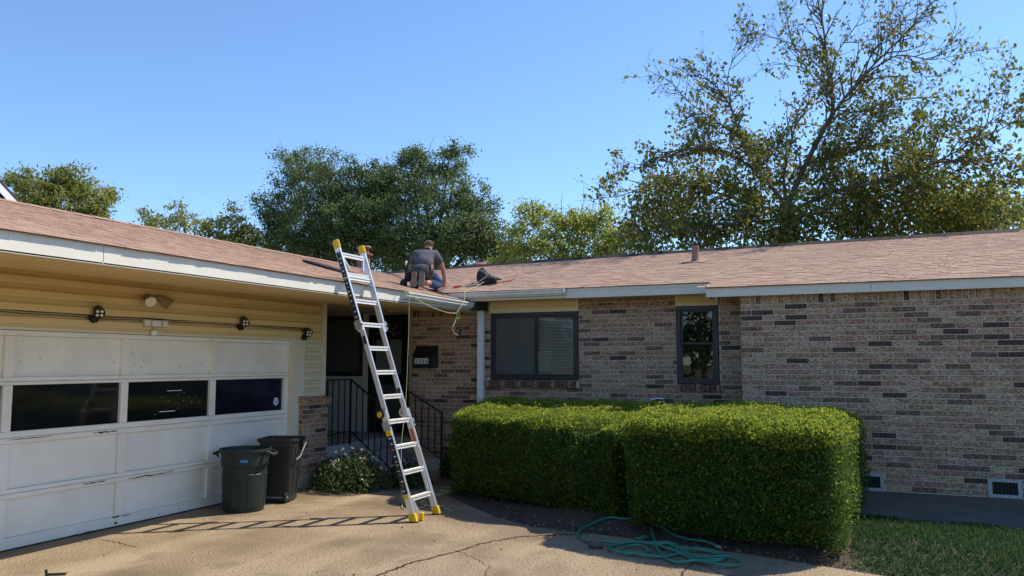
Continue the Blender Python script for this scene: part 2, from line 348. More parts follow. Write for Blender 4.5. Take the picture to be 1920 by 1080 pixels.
# decks (plywood under the shingles)
mb = MB()
xsm = [-10.3, -9.2, -8.2, -7.2, -6.25, -5.6, -4, -2.5, XS]
for a, b in zip(xsm[:-1], xsm[1:]):
    ya = 11.266 if a >= -6.3 else 11.266 + (-6.3 - a) * 1.06; yb = 11.266 if b >= -6.3 else 11.266 + (-6.3 - b) * 1.06
    q = [(a, ya, main_z(a, ya) - .012), (b, yb, main_z(b, yb) - .012), (b, 15.6, ridge_z(b) - .012), (a, 15.6, ridge_z(a) - .012)]
    mb.poly(q, M['roofdeck'], .05)
    mb.poly([(a, 15.6, ridge_z(a) - .012), (b, 15.6, ridge_z(b) - .012), (b, 20.4, 2.85), (a, 20.4, 2.85)], M['roofdeck'], .05)
for a, b in ((XS, 0), (0, 2.5), (2.5, 7.5)):
    mb.poly([(a, 10.786, main_z(a, 10.786) - .012), (b, 10.786, main_z(b, 10.786) - .012), (b, 15.6, ridge_z(b) - .012), (a, 15.6, ridge_z(a) - .012)], M['roofdeck'], .05)
    mb.poly([(a, 15.6, ridge_z(a) - .012), (b, 15.6, ridge_z(b) - .012), (b, 20.4, 2.85), (a, 20.4, 2.85)], M['roofdeck'], .05)
mb.poly([(-5.761, -1, gar_z(-5.761) - .012), (-5.761, 11.75, gar_z(-5.761) - .012), (GR, 15.6, gar_z(GR) - .012), (GR, -1, gar_z(GR) - .012)], M['roofdeck'], .05)
mb.poly([(GR, -1, gar_z(GR) - .012), (GR, 20.4, gar_z(GR) - .012), (-14.9, 20.4, 2.75), (-14.9, -1, 2.75)], M['roofdeck'], .05)
roof = mb.build('roof', house)
# shingles
PIECES = []   # (rank, mesh index, matrix)
SHM = []
def shingle_mesh(m):
    b = MB(); L, D, t = .5, .17, .5
    b.hexa([(-L, 0, -.0), (L, 0, -.0), (L, D, -.004), (-L, D, -.004), (-L, 0, .0062), (L, 0, .0062), (L, D, .001), (-L, D, .001)], m)
    me = bpy.data.meshes.new('shingle'); me.from_pydata(b.v, [], b.f); me.materials.append(m); flat(me); return me
for i_ in range(4): SHM.append(shingle_mesh(M['shingle%d' % i_]))
def lay(u0, u1, Pf, v_len, n_rows, keep, seed, lift=0):
    rr = random.Random(seed)
    for r_ in range(n_rows):
        u = u0 - rr.uniform(0, .3); v = r_ / n_rows
        while u < u1:
            wd = rr.choice((.07, .09, .12, .15, .19, .24)) + rr.uniform(-.015, .015)
            c = u + wd / 2; u += wd
            p = Pf(c, v)
            if c - wd / 2 < u0 - .31 or c + wd / 2 > u1 + .03 or not keep(p): continue
            du = (Pf(c + .05, v) - Pf(c - .05, v)).normalized(); dvv = (Pf(c, v + .02) - p).normalized(); n = du.cross(dvv).normalized(); dvv = n.cross(du)
            z = n * rr.uniform(0, .0015)
            mt = Matrix((( *(du * (wd - rr.choice((.001, .003, .007))) ), 0), (*dvv, 0), (*(n * rr.uniform(.5, 1.4)), 0), (0, 0, 0, 1))).transposed()
            mt.translation = p + z - dvv * rr.uniform(0, .008)
            PIECES.append((rank(p), rr.choices(range(4), (5, 4, 3, 2))[0], mt))
def mainP(X, v): Y = 11.205 + (15.6 - 11.205) * v; return Vector((X, Y, main_z(X, Y)))
lay(-10.3, 7.4, mainP, 4.5, 32, lambda p: p.x >= -6.3 or main_z(p.x, p.y) > gar_z(p.x) + .001, 1)
def mainP2(X, v): Y = 10.725 + .48 * v; return Vector((X, Y, main_z(X, Y)))
lay(XS - .02, 7.4, mainP2, .5, 4, lambda p: p.x > XS - .02, 2)
def garP(Y, v): X = -5.70 + (GR + 5.70) * v; return Vector((X, Y, gar_z(X)))
lay(-.9, 15.5, garP, 4.7, 34, lambda p: p.y < 11.68 if p.x > -6.3 else main_z(p.x, p.y) < gar_z(p.x) + .02, 3)
def split(pieces, meshes, mats, name, parent, fieldname, limit):
    pieces.sort(key=lambda p: -p[0]); off = woff(parent)
    for r_, k, mt in pieces[:limit]:
        o = bpy.data.objects.new(name, meshes[k]); COL.objects.link(o); o.parent = parent
        m2 = mt.copy(); m2.translation = mt.translation - off; o.matrix_local = m2
    rest = pieces[limit:]; Vs = []; Fs = []; mi = []; b = 0
    cache = {}
    for r_, k, mt in rest:
        if k not in cache:
            me = meshes[k]; cache[k] = (np.array([v.co for v in me.vertices]), [tuple(p.vertices) for p in me.polygons], mats.index(me.materials[0]))
        v, f, mm = cache[k]; A = np.array(mt); Vs.append(v @ A[:3, :3].T + A[:3, 3])
        for q in f: Fs.append([b + x for x in q]); mi.append(mm)
        b += len(v)
    if rest: np_mesh(fieldname, np.concatenate(Vs), Fs, mi, mats, parent, kind='stuff')
split(PIECES, SHM, [M['shingle%d' % k] for k in range(4)], 'shingle', roof, 'shingles', 300)
# ridge strip, valley flashing, raised strip
mb = MB()
rp = [(-10.2, 3.845), (-6.4, 3.93), (-1.6, 3.985), (2.45, 4.012)]
for (a, za), (b, zb) in zip(rp[:-1], rp[1:]): mb.hexa([(a, 15.42, za - .045), (b, 15.42, zb - .045), (b, 15.78, zb - .045), (a, 15.78, za - .045), (a, 15.5, za + .014), (b, 15.5, zb + .014), (b, 15.7, zb + .014), (a, 15.7, za + .014)], M['tarpaper'])
mb.build('ridge_vent', roof)
mb = MB()
for k in range(46):
    y = -.9 + k * .33; z = gar_z(GR) + .012 + random.uniform(0, .006)
    mb.hexa([(GR - .13, y, z - .03), (GR + .13, y, z - .03), (GR + .13, y + .34, z - .036), (GR - .13, y + .34, z - .036), (GR - .012, y, z + .02), (GR + .012, y, z + .02), (GR + .012, y + .34, z + .012), (GR - .012, y + .34, z + .012)], M['shingle3'])
mb.build('ridge_cap', roof)
mb = MB()   # lifted dark strip of shingles with underlay showing, on the garage slope
a, b = Vector((-8.3, 10.45, 0)), Vector((-6.95, 9.98, 0))
def onG(p, h): return Vector((p.x, p.y, gar_z(p.x) + h))
d = (b - a).normalized(); s = Vector((-d.y, d.x, 0)) * .13
ps = [onG(a - s * .6, .012), onG(b - s, .012), onG(b + s, .012), onG(a + s, .012)]
mb.hexa(ps + [onG(a - s * .6, .05), onG(b - s, .03), onG(b + s, .045), onG(a + s, .06)], M['tarpaper'])
mb.build('lifted_strip', roof)
mb = MB()   # valley underlay by the roofer, where the shingles are stripped
for k in range(6):
    x0 = -6.1 - k * .22; y0 = 11.05 + k * .24
    p = [(x0 + .16, y0 - .1), (x0 - .12, y0 + .2), (x0 - .4, y0 + .38), (x0 - .12, y0 + .05)]
    mb.poly([(x, y, max(gar_z(x), main_z(x, y) if y > 11.2 else -9) + .022 + .002 * k) for x, y in p], M['tarpaper'] if k < 2 else M['shingle3'])
mb.build('valley_flashing', roof)
mb = MB()   # starter course under the shingle tabs along the eaves
mb.hexa([(-5.77, -1, gar_z(-5.77) - .010), (-5.712, -1, gar_z(-5.712) - .010), (-5.712, 11.7, gar_z(-5.712) - .010), (-5.77, 11.7, gar_z(-5.77) - .010), (-5.77, -1, gar_z(-5.77) - .001), (-5.712, -1, gar_z(-5.712) - .001), (-5.712, 11.7, gar_z(-5.712) - .001), (-5.77, 11.7, gar_z(-5.77) - .001)], M['roofdeck'])
for a, b_, yy in ((-6.0, XS, 11.214), (XS, 7.4, 10.734)): mb.hexa([(a, yy, main_z(a, yy) - .010), (b_, yy, main_z(b_, yy) - .010), (b_, yy + .06, main_z(b_, yy + .06) - .010), (a, yy + .06, main_z(a, yy + .06) - .010), (a, yy, main_z(a, yy) - .001), (b_, yy, main_z(b_, yy) - .001), (b_, yy + .06, main_z(b_, yy + .06) - .001), (a, yy + .06, main_z(a, yy + .06) - .001)], M['roofdeck'])
mb.build('starter_course', roof)
# vent pipes, turbines, flue
def pipe(p, r, h, m, name='vent_pipe'):
    b = MB(); x, y, z = p
    b.lathe((x, y, z - .06), [(r * 1.9, 0), (r * 1.5, .05), (r * 1.12, .1), (r, .12), (r, h + .06), (r * .8, h + .06), (r * .8, h - .1)], m, 16)
    b.poly([(x - .2, y - .22, main_z(x, y - .22) + .016), (x + .2, y - .22, main_z(x, y - .22) + .016), (x + .2, y + .2, main_z(x, y + .2) + .016), (x - .2, y + .2, main_z(x, y + .2) + .016)], M['shingle1'])
    return b.build(name, roof)
pipe((-2.62, 13.78, main_z(-2.62, 13.78)), .062, .28, M['ventpipe'])
b = MB(); fx, fy, fz = -10.9, 15.85, gar_z(GR) - .18
b.lathe((fx, fy, fz), [(.17, 0), (.155, .1), (.15, .62), (.21, .62), (.21, .66), (.15, .68), (.12, .70), (.12, .80)], M['flue'], 20)
flue = b.build('flue', roof, smooth=False)
b = MB(); b.lathe((fx, fy, fz), [(0, .86), (.17, .84), (.19, .81), (.17, .80), (0, .80)], M['flue'], 20); b.build('flue_cap', flue)
def turbine(x, y, z):
    b = MB(); b.lathe((x, y, z), [(.1, -.3), (.1, .1), (.19, .16), (.235, .25), (.22, .34), (.14, .40), (.0, .42)], M['flue'], 22)
    for k in range(22):
        a = 2 * math.pi * k / 22; c, s_ = math.cos(a), math.sin(a)
        b.add([(x + .2 * c, y + .2 * s_, z + .17), (x + .25 * math.cos(a + .08), y + .25 * math.sin(a + .08), z + .25), (x + .24 * math.cos(a + .1), y + .24 * math.sin(a + .1), z + .33), (x + .15 * c, y + .15 * s_, z + .39)], [(0, 1, 2, 3)], M['ventpipe'])
    return b.build('turbine_vent', roof)
turbine(-8.0, 16.25, 3.66); turbine(-2.55, 16.3, 3.69)

# fascia, soffit, gutters
def fascia_y(x, y0, y1, z0, z1, m=None): # board facing +X
    b = MB(); b.box(x - .025, x, y0, y1, z0, z1, m or M['fascia']); return b.build('fascia_board', house, bevel=.003)
for y0, y1 in ((-.9, 4.6), (4.604, 8.1), (8.104, 11.70)): fascia_y(-5.735, y0, y1, 2.585, 2.752)
def fascia_x(y, x0, x1, z0, z1):
    b = MB(); b.box(x0, x1, y, y + .025, z0, z1, M['fascia']); return b.build('fascia_board', house, bevel=.003)
fascia_x(11.24, -5.93, -4.1, 2.75, 2.895); fascia_x(11.24, -4.096, XS + .01, 2.745, 2.895)
fascia_x(10.76, XS, .1, 2.652, 2.784); fascia_x(10.76, .104, 3.3, 2.652, 2.784); fascia_x(10.76, 3.304, 7.4, 2.652, 2.784)
b = MB(); b.box(XS, 7.4, 10.752, 10.786, 2.786, 2.79, M['fascia']); b.box(-4.05, XS - .01, 11.23, 11.24, 2.85, 2.893, M['fascia']); b.build('drip_edge', house)
b = MB(); b.box(XS, XS + .025, 10.786, 11.24, 2.655, 2.83, M['fascia']); b.build('fascia_board', house)
b = MB(); b.poly([(-5.735, -.9, 2.592), (-5.735, 11.69, 2.592), (-7.52, 11.69, 2.688), (-7.52, -.9, 2.688)][::-1], M['soffit'], -.012)
b.poly([(-7.52, 9.9, 2.689), (-7.52, 12.6, 2.689), (-10.2, 12.6, 2.689), (-10.2, 9.9, 2.689)][::-1], M['soffit'], -.012); b.box(-7.519, -6.95, 11.692, 12.6, 2.66, 2.70, M['soffit']); b.build('soffit', house)
b = MB()
for k in range(6):
    x = -5.95 - k * .27; z = 2.592 + (-5.735 - x) / 1.785 * .096
    b.box(x - .012, x + .012, -.9, 11.68, z - .006, z + .004, M['soffit'])
b.build('soffit_batten', house)
b = MB(); b.poly([(-5.9, 11.265, 2.75), (XS, 11.265, 2.75), (XS, 11.72, 2.76), (-5.9, 11.72, 2.76)][::-1], M['soffit'], -.012)
b.poly([(XS, 10.785, 2.665), (7.4, 10.785, 2.665), (7.4, 10.93, 2.668), (XS, 10.93, 2.668)][::-1], M['soffit'], -.012); b.build('soffit', house)
def gutter(p0, p1, out, name='gutter', m=None):   # trough from p0 to p1, out = unit vector away from the house
    p0, p1, out = Vector(p0), Vector(p1), Vector(out); prof = [(0, 0), (0, -.095), (.055, -.095), (.088, -.06), (.092, -.03), (.105, -.02), (.105, 0), (.097, 0), (.095, -.018), (.083, -.028), (.078, -.058), (.05, -.087), (.006, -.087), (.006, 0)]
    b = MB(); V = [p + out * o + Vector((0, 0, z)) for p in (p0, p1) for o, z in prof]; n = len(prof)
    b.add(V, [(i_, (i_ + 1) % n, n + (i_ + 1) % n, n + i_) for i_ in range(n)], m or M['gutter'])
    for p, s_ in ((p0, 1), (p1, -1)):   # end caps
        b.add([p + out * o + Vector((0, 0, z)) for o, z in ((0, 0), (0, -.095), (.055, -.095), (.088, -.06), (.092, -.03), (.105, -.02), (.105, 0))], [tuple(range(7))], m or M['gutter'])
    return b.build(name, house)
gutter((-5.735, 9.25, 2.74), (-5.735, 11.66, 2.725), (1, 0, 0))
gutter((-6.02, 11.24, 2.875), (-4.08, 11.24, 2.885), (0, -1, 0))
b = MB()
for z in (0,): b.box(-5.735, -5.64, 11.575, 11.665, .05, 2.64, M['downspout'])
for k in range(4): b.box(-5.738, -5.637, 11.571 + .0, 11.58, .05, 2.64, M['downspout']) if k == 0 else None
b.build('downspout', house, bevel=.012)
b = MB()  # grey metal behind the left end of the main gutter, where the two eaves meet
b.hexa([(-6.35, 11.2, 2.80), (-5.93, 11.19, 2.74), (-5.93, 11.26, 2.74), (-6.35, 11.3, 2.80), (-6.35, 11.2, 2.885), (-5.93, 11.19, 2.88), (-5.93, 11.26, 2.88), (-6.35, 11.3, 2.885)], M['steel']); b.build('eave_flashing', house)
b = MB(); b.box(-5.93, -5.6, 11.27, 11.68, 2.62, 2.86, M['tarpaper']); b.build('eave_end', house)

# walls behind the facing (mortar face) and openings
def mortar_x(y, x0, x1, z0, z1, holes, t=.12):
    b = MB(); xsx = sorted({x0, x1, *[h[0] for h in holes], *[h[1] for h in holes]})
    for a, c in zip(xsx[:-1], xsx[1:]):
        zz = [(h[2], h[3]) for h in holes if h[0] < (a + c) / 2 < h[1]]; z = z0
        for lo, hi in sorted(zz):
            if lo > z: b.box(a, c, y, y + t, z, lo, M['mortar'])
            z = hi
        if z < z1: b.box(a, c, y, y + t, z, z1, M['mortar'])
    return b
BW = [M['brick%d' % k] for k in range(6)]
BMESH = []
for k in range(12):
    L, D, Hh = .134, .03, .0302; c = .0035; j = lambda: random.uniform(-.0022, .0022)
    b = MB(); f = [(-L + c, 0, -Hh + c), (L - c, 0, -Hh + c), (L - c, 0, Hh - c), (-L + c, 0, Hh - c)]; f = [(x + j(), y + j(), z + j()) for x, y, z in f]
    m_ = [(-L, c, -Hh), (L, c, -Hh), (L, c, Hh), (-L, c, Hh)]; bk = [(x, D, z) for x, y, z in m_]
    b.add(f + m_ + bk, [(0, 1, 2, 3)] + [(i_, i_ + 4, (i_ + 1) % 4 + 4, (i_ + 1) % 4) for i_ in range(4)] + [(i_ + 4, i_ + 8, (i_ + 1) % 4 + 8, (i_ + 1) % 4 + 4) for i_ in range(4)], BW[k % 6])
    me = bpy.data.meshes.new('brick'); me.from_pydata(b.v, [], b.f); me.materials.append(BW[k % 6]); flat(me); me.update(); BMESH.append(me)
BP = []
BWT = (24, 17, 28, 6, 15, 10)
def put_brick(c, length, rot, rr, wts=BWT, tall=False, h=None):
    """c centre on the face plane; rot about z; tall: standing soldier brick"""
    k = rr.choices(range(6), wts)[0] + 6 * rr.randint(0, 1)
    mt = Matrix.Translation(Vector(c)) @ Matrix.Rotation(rot, 4, 'Z') @ Matrix.Translation((0, -.006 + rr.uniform(-.0025, .002), 0))
    if tall: mt = mt @ Matrix.Rotation(math.pi / 2, 4, 'Y')
    mt = mt @ Matrix.Rotation(rr.uniform(-.006, .006), 4, 'Y') @ Matrix.Diagonal((length / .268, 1, (h or .0604) / .0604, 1))
    BP.append((rank(c), k, mt))
CH, CL = .0703, .278
def wall_x(y, x0, x1, zb, zt, holes, seed, wts=BWT, phase=0):
    rr = random.Random(seed); n = int(round((zt - zb) / CH))
    for r_ in range(n):
        z = zb + (r_ + .5) * CH; segs = [(x0, x1)]
        for h in holes:
            if h[2] < z + .02 and z - .02 < h[3]: segs = [q for a, c in segs for q in ((a, min(c, h[0])), (max(a, h[1]), c)) if q[1] - q[0] > .03]
        off = (r_ % 2) * CL / 2 + phase
        for a, c in segs:
            k0 = math.floor((a - x0 - off) / CL); x = x0 + off + k0 * CL
            while x < c:
                l_, r2 = max(x, a), min(x + CL, c)
                if r2 - l_ > .03: put_brick(((l_ + r2) / 2, y, z), r2 - l_ - .0095, 0, rr, wts)
                x += CL
def wall_y(x, y0, y1, zb, zt, seed):
    rr = random.Random(seed); n = int(round((zt - zb) / CH))
    for r_ in range(n):
        z = zb + (r_ + .5) * CH; off = (r_ % 2) * CL / 2; y = y0 - off
        while y < y1:
            l_, r2 = max(y, y0), min(y + CL, y1)
            if r2 - l_ > .03: put_brick((x, (l_ + r2) / 2, z), r2 - l_ - .0095, math.pi / 2, rr, (18, 22, 20, 14, 22, 4))
            y += CL
WA = (-5.56, -4.045, 1.505, 2.76); WB = (-2.53, -1.915, 1.465, 2.76)
SA = (-5.62, -4.045, 1.395, 1.505); SB = (-2.53, -1.915, 1.365, 1.465)
wall1 = mortar_x(YM, -7.03, -1.46, .0, 2.80, [WA, WB]).build('brick_wall', house)
wall_x(YM, -7.03, -1.5, .2, 2.63, [WA, WB, SA, SB, (-7.03, -5.7, 2.52, 2.8)], 11)
rr_ = random.Random(5); x = -7.02
while x < -5.66:   # soldier course over the porch wall
    put_brick((x + .035, YM, 2.62), .16, 0, rr_, (6, 14, 40, 10, 25, 5), tall=True); x += .0703
x = -5.7
for r_ in range(1):
    wall_x(YM, -5.7, -1.5, 2.63, 2.77, [WA, WB], 12, (8, 26, 42, 4, 14, 6))
wall2 = mortar_x(YR, -1.49, 7.2, .0, 2.70, []).build('brick_wall', house)
V1 = (.0, .15, .2, .40); V2 = (1.255, 1.60, .2, .45)
wall_x(YR, -1.49, 7.2, .222, .222 + 33 * CH, [(-.14, .16, .2, .42), (1.265, 1.60, .2, .435)], 13)
x = -1.49; rr_ = random.Random(6); zs = .222 + 33 * CH + .085
put_brick((x + .06, YR, zs - .045), .11, 0, rr_, (10, 50, 10, 0, 0, 0)); put_brick((x + .06, YR, zs + .03), .11, 0, rr_, (10, 50, 10, 0, 0, 0)); x += .125
while x < 7.1: put_brick((x + .035, YR, zs), .16, 0, rr_, (10, 8, 46, 3, 13, 20), tall=True); x += .0703
b = MB(); b.box(-1.487, -1.37, YR + .121, YM + .1, 0, 2.7, M['mortar']); b.build('brick_wall', house)
rr_ = random.Random(8)   # return face of the right wall, facing left
# garage pier
b = MB(); b.box(-7.62, -7.415, 9.34, 9.915, 0, 1.195, M['mortar']); pier = b.build('brick_pier', house)
wall_y(-7.415, 9.335, 9.92, .19, 1.175, 21)
for r_ in range(14): put_brick((-7.5, 9.34, .19 + (r_ + .5) * CH), .15, 0, rr_, (18, 22, 20, 14, 22, 4))
b = MB(); b.box(-7.64, -7.39, 9.32, 9.935, 0, .188, M['slab']); b.build('pier_footing', house)
k = 0; y = 9.30
while y < 9.93:   # sloped rowlock cap
    c = Vector((-7.44, y + .035, 1.235)); ax = Vector((1, 0, -.38)).normalized()
    b = MB(); b.obox(c, ax * .09, Vector((0, .031, 0)), Vector((.38, 0, 1)).normalized() * .042, M['brick1'] if k % 3 else M['brick0']); b.build('cap_brick', pier, bevel=.004); y += .0703; k += 1
b = MB(); b.hexa([(-7.53, 9.305, 1.19), (-7.37, 9.305, 1.165), (-7.37, 9.925, 1.165), (-7.53, 9.925, 1.19), (-7.53, 9.305, 1.30), (-7.372, 9.305, 1.235), (-7.372, 9.925, 1.235), (-7.53, 9.925, 1.30)], M['mortar']); b.build('cap_bed', pier)
for (x0, x1, z0, z1, par) in ((*SA, wall1), (*SB, wall1)):   # rowlock sills
    x = x0; k = 0
    b = MB(); b.box(x0 + .003, x1 - .003, YM - .035, YM + .02, z0 + .006, z1 - .025, M['mortar']); b.build('sill_bed', par)
    while x < x1 - .04:
        c = Vector((x + .035, YM - .02, (z0 + z1) / 2)); ay = Vector((0, 1, .28)).normalized()
        b = MB(); b.obox(c, Vector((.0305, 0, 0)), ay * .06, Vector((0, -.28, 1)).normalized() * .046, M['brick4'] if k % 4 else M['brick1']); b.build('sill_brick', par, bevel=.004); x += .0703; k += 1
split(BP, BMESH, BW, 'brick', wall2, 'bricks', 0) if False else None
BP.sort(key=lambda p: -p[0])
_o = woff(wall2)
for r_, k, mt in BP[:300]:
    o = bpy.data.objects.new('brick', BMESH[k]); COL.objects.link(o)
    p = mt.translation; par = wall2 if (abs(p.y - YR) < .05 and p.x > -1.6) else (pier if p.x < -7.3 else wall1)
    o.parent = par; m2 = mt.copy(); m2.translation = p - woff(par); o.matrix_local = m2
split(BP[300:], BMESH, BW, 'brick', wall1, 'bricks', 0)

# foundation vents
for (x0, x1, z0, z1) in ((-.14, .16, .215, .425), (1.255, 1.60, .222, .437)):
    b = MB(); f = .045; y0, y1 = YR - .022, YR + .03; m_ = M['slab']
    b.box(x0, x1, y0, y1, z1 - f * .8, z1, m_); b.box(x0, x1, y0 - .01, y1, z0, z0 + f * .8, m_); b.box(x0, x0 + f, y0, y1, z0 + f * .8, z1 - f * .8, m_); b.box(x1 - f, x1, y0, y1, z0 + f * .8, z1 - f * .8, m_)
    fv = b.build('foundation_vent', house)
    b = MB(); b.box(x0 + f, x1 - f, YR - .004, YR - .001, z0 + f * .8, z1 - f * .8, M['rubber'])
    for q in range(7): xx = x0 + f + (x1 - x0 - 2 * f) * (q + .5) / 7; b.box(xx - .004, xx + .004, YR - .010, YR - .0045, z0 + f * .8, z1 - f * .8, M['bronze'])
    b.build('vent_grille', fv)

# siding helper: one board = one part, dutch-lap profile
def board_x(y, x0, x1, z0, h, m, parent, name='siding_board'):
    b = MB(); pr = [(.0, 0), (-.018, 0), (-.02, .008), (-.016, h * .72), (-.006, h * .86), (-.004, h), (0, h)]; n = len(pr)
    V = [(x_, y + o, z0 + z) for x_ in (x0, x1) for o, z in pr]
    b.add(V, [(i_, (i_ + 1) % n, n + (i_ + 1) % n, n + i_) for i_ in range(n)] + [tuple(range(n - 1, -1, -1)), tuple(range(n, 2 * n))], m); return b.build(name, parent)
def board_y(x, y0, y1, z0, h, m, parent, name='siding_board'):
    b = MB(); pr = [(.0, 0), (.046, 0), (.050, .008), (.050, h * .46), (.046, h * .54), (.014, h * .60), (.006, h * .72), (.003, h), (0, h)]; n = len(pr)
    V = [(x + o, y_, z0 + z) for y_ in (y0, y1) for o, z in pr]
    b.add(V, [(i_, n + i_, n + (i_ + 1) % n, (i_ + 1) % n) for i_ in range(n)] + [tuple(range(n)), tuple(range(2 * n - 1, n - 1, -1))], m); return b.build(name, parent)
# garage wall
b = MB(); b.box(-7.64, -7.515, -1, 3.7, 0, 2.69, M['siding']); b.box(-7.64, -7.515, 3.7, 9.12, 2.13, 2.69, M['siding']); b.box(-7.64, -7.515, 9.12, 9.9, 0, 2.69, M['siding'])
b.box(-10.3, -7.64, 9.78, 9.9, 0, 2.69, M['palesiding']); gw = b.build('garage_wall', house)
for k in range(4): board_y(-7.515, 2.2, 9.845, 2.155 + k * .133, .1325, M['siding'], gw)
b = MB(); b.box(-7.515, -7.487, 2.2, 9.845, 2.126, 2.154, M['siding']); b.build('starter_strip', gw)
for k in range(7): board_y(-7.515, 9.44, 9.845, 1.285 + k * .118, .1175, M['stripsiding'], gw)
b = MB(); b.box(-7.60, -7.478, 9.848, 9.935, 1.25, 2.685, M['trim']); b.build('corner_post', gw, bevel=.004)
b = MB(); b.box(-7.60, -7.472, 9.128, 9.30, .0, 2.124, M['trim']); b.box(-7.60, -7.485, 9.302, 9.436, .0, 2.124, M['trim']); b.build('door_jamb', gw, bevel=.004)
b = MB(); b.box(-7.60, -7.478, 3.6, 9.127, 2.098, 2.125, M['trim']); b.build('door_head', gw)

# garage door: four sections of four panels, second from top glazed
gd = MB(); gd.box(-7.62, -7.57, 3.72, 9.127, .0, 2.096, M['doorpaint']); gdo = gd.build('garage_door', house)
b = MB(); b.box(-7.572, -7.508, 3.73, 9.12, .002, .0115, M['rubber']); b.build('weather_strip', gdo)
YS = [3.76, 5.06, 6.38, 7.69, 9.075]; ZR = [(.012, .53), (.534, 1.058), (1.062, 1.596), (1.60, 2.094)]
def stile(y0, y1, z0, z1, nm, x1=-7.515, m=None):
    b = MB(); b.box(-7.57, x1, y0, y1, z0, z1, m or M['doorpaint']); return b.build(nm, gdo, bevel=.003)
for si, (z0, z1) in enumerate(ZR):
    rb, rt = (.105, .045) if si == 0 else ((.04, .052) if si != 2 else (.058, .032))
    stile(3.73, 9.122, z0, z0 + rb, 'rail'); stile(3.73, 9.122, z1 - rt, z1, 'rail')
    for ci, y in enumerate(YS):
        hw = .047 if 0 < ci < 4 else .045
        stile(y - hw, y + hw, z0 + rb + .0015, z1 - rt - .0015, 'stile', -7.513)
    for a, c in zip(YS[:-1], YS[1:]):
        b = MB(); b.box(-7.569, -7.551 if si != 2 else -7.549, a + .049, c - .049, z0 + rb + .002, z1 - rt - .002, (M['garglass_blue'] if c > 9 else M['garglass']) if si == 2 else M['doorpaint'])
        o = b.build('window_pane' if si == 2 else 'panel', gdo)
rw = random.Random(3)
b = MB()   # scraped, peeling patches on the door
def chip(y, z, s_, m, x=-7.5495):
    n = 7; a0 = rw.uniform(0, 6); b.add([(x, y + s_ * rw.uniform(.4, 1) * math.cos(a0 + 6.283 * q / n) * rw.uniform(.6, 1.4), z + s_ * rw.uniform(.4, 1) * math.sin(a0 + 6.283 * q / n)) for q in range(n)], [tuple(range(n))], m)
for _ in range(46):
    c = rw.choice((0, 1, 2, 3)); a, e = YS[c] + .1, YS[c + 1] - .1
    y = rw.choice((a + rw.random() ** 2 * .25, e - rw.random() ** 2 * .25, rw.uniform(a, e))); chip(y, rw.uniform(1.68, 2.02), rw.choice((.006, .008, .012)), M['peel'], -7.5505)
b.build('paint_chips', gdo, kind='stuff')
b = MB()
def streak(y0, y1, z, h, m=None, x=-7.5122):
    n = 12; T = []; B_ = []
    for q in range(n + 1):
        y = y0 + (y1 - y0) * q / n; e = math.sin(math.pi * q / n) ** .5; T.append((x, y, z + h * e * rw.uniform(.1, 1))); B_.append((x, y, z - h * e * rw.uniform(.1, .8)))
    b.add(B_ + T[::-1], [tuple(range(2 * n + 2))], m or M['darkwood'])
for y0, y1, z, h in ((5.05, 5.55, 1.043, .006), (6.0, 6.32, 1.035, .016), (5.9, 6.2, .515, .013), (6.45, 7.1, .50, .012), (7.0, 7.12, .512, .008), (6.28, 6.4, .11, .02), (6.32, 6.36, .045, .03), (6.4, 6.55, .105, .008), (5.7, 6.28, .012, .008), (4.95, 5.7, .010, .005), (7.2, 7.22, .05, .008), (6.9, 6.94, .04, .007)): streak(y0, y1, z, h)
b.build('bare_wood_streaks', gdo, kind='stuff')
b = MB()   # interior reflections painted as pale bars and flecks on the pane
b.box(-7.5488, -7.548, 7.0, 7.22, 1.445, 1.452, M['blind']); b.box(-7.5488, -7.548, 6.9, 7.13, 1.205, 1.214, M['blind'])
for _ in range(14): chip(rw.uniform(6.7, 7.6), rw.uniform(1.15, 1.5), .006, M['blind'], -7.5478)
b.build('reflection_marks', gdo)
b = MB(); c = (8.91, 1.24)
b.add([(-7.547, c[0] + .052 * math.cos(6.283 * (q + .5) / 8), c[1] + .058 * math.sin(6.283 * (q + .5) / 8)) for q in range(8)], [tuple(range(8))], M['white'])
for q, (dz, hw) in enumerate(((.022, .032), (.0, .036), (-.022, .03))): b.box(-7.5468, -7.546, c[0] - hw, c[0] + hw, c[1] + dz - .006, c[1] + dz + .006, M['blue'])
b.build('security_sticker', gdo)

# porch: entry wall, floor, steps
b = MB(); b.box(-10.3, -9.46, YE, YE + .1, .45, 2.69, M['palesiding']); b.box(-9.46, -8.56, YE, YE + .1, .45, 1.52, M['palesiding']); b.box(-8.56, -8.42, YE, YE + .1, .45, 2.69, M['palesiding'])
b.box(-7.53, -7.0, YE, YE + .1, .45, 2.75, M['palesiding']); b.box(-9.46, -8.57, YE + .02, YE + .1, 2.64, 2.76, M['palesiding']); b.box(-8.419, -7.531, YE + .025, YE + .1, 2.64, 2.76, M['palesiding']); b.box(-10.4, -10.3, 9.8, 12.6, 0, 2.69, M['palesiding']); ew = b.build('entry_wall', house)
for k in range(8): board_x(YE, -9.9, -8.56, .5 + k * .125, .1245, M['palesiding'], ew)
b = MB(); b.box(-8.558, -8.44, YE - .03, YE, .5, 2.68, M['trim']); b.build('door_casing', ew, bevel=.004)
b = MB(); b.box(-7.55, -7.49, YE - .05, YE, .5, 2.68, M['trim']); b.build('door_casing', ew, bevel=.004)
b = MB(); b.box(-7.03, -6.91, YM + .121, YE + .1, .0, 2.69, M['mortar']); b.build('brick_wall', house)
b = MB(); b.box(-10.3, -7.5, 9.92, YE, .0, .515, M['slab']); b.box(-7.5, -7.04, YM + .13, YE, .0, .515, M['slab']); porch = b.build('porch_slab', house, bevel=.01)
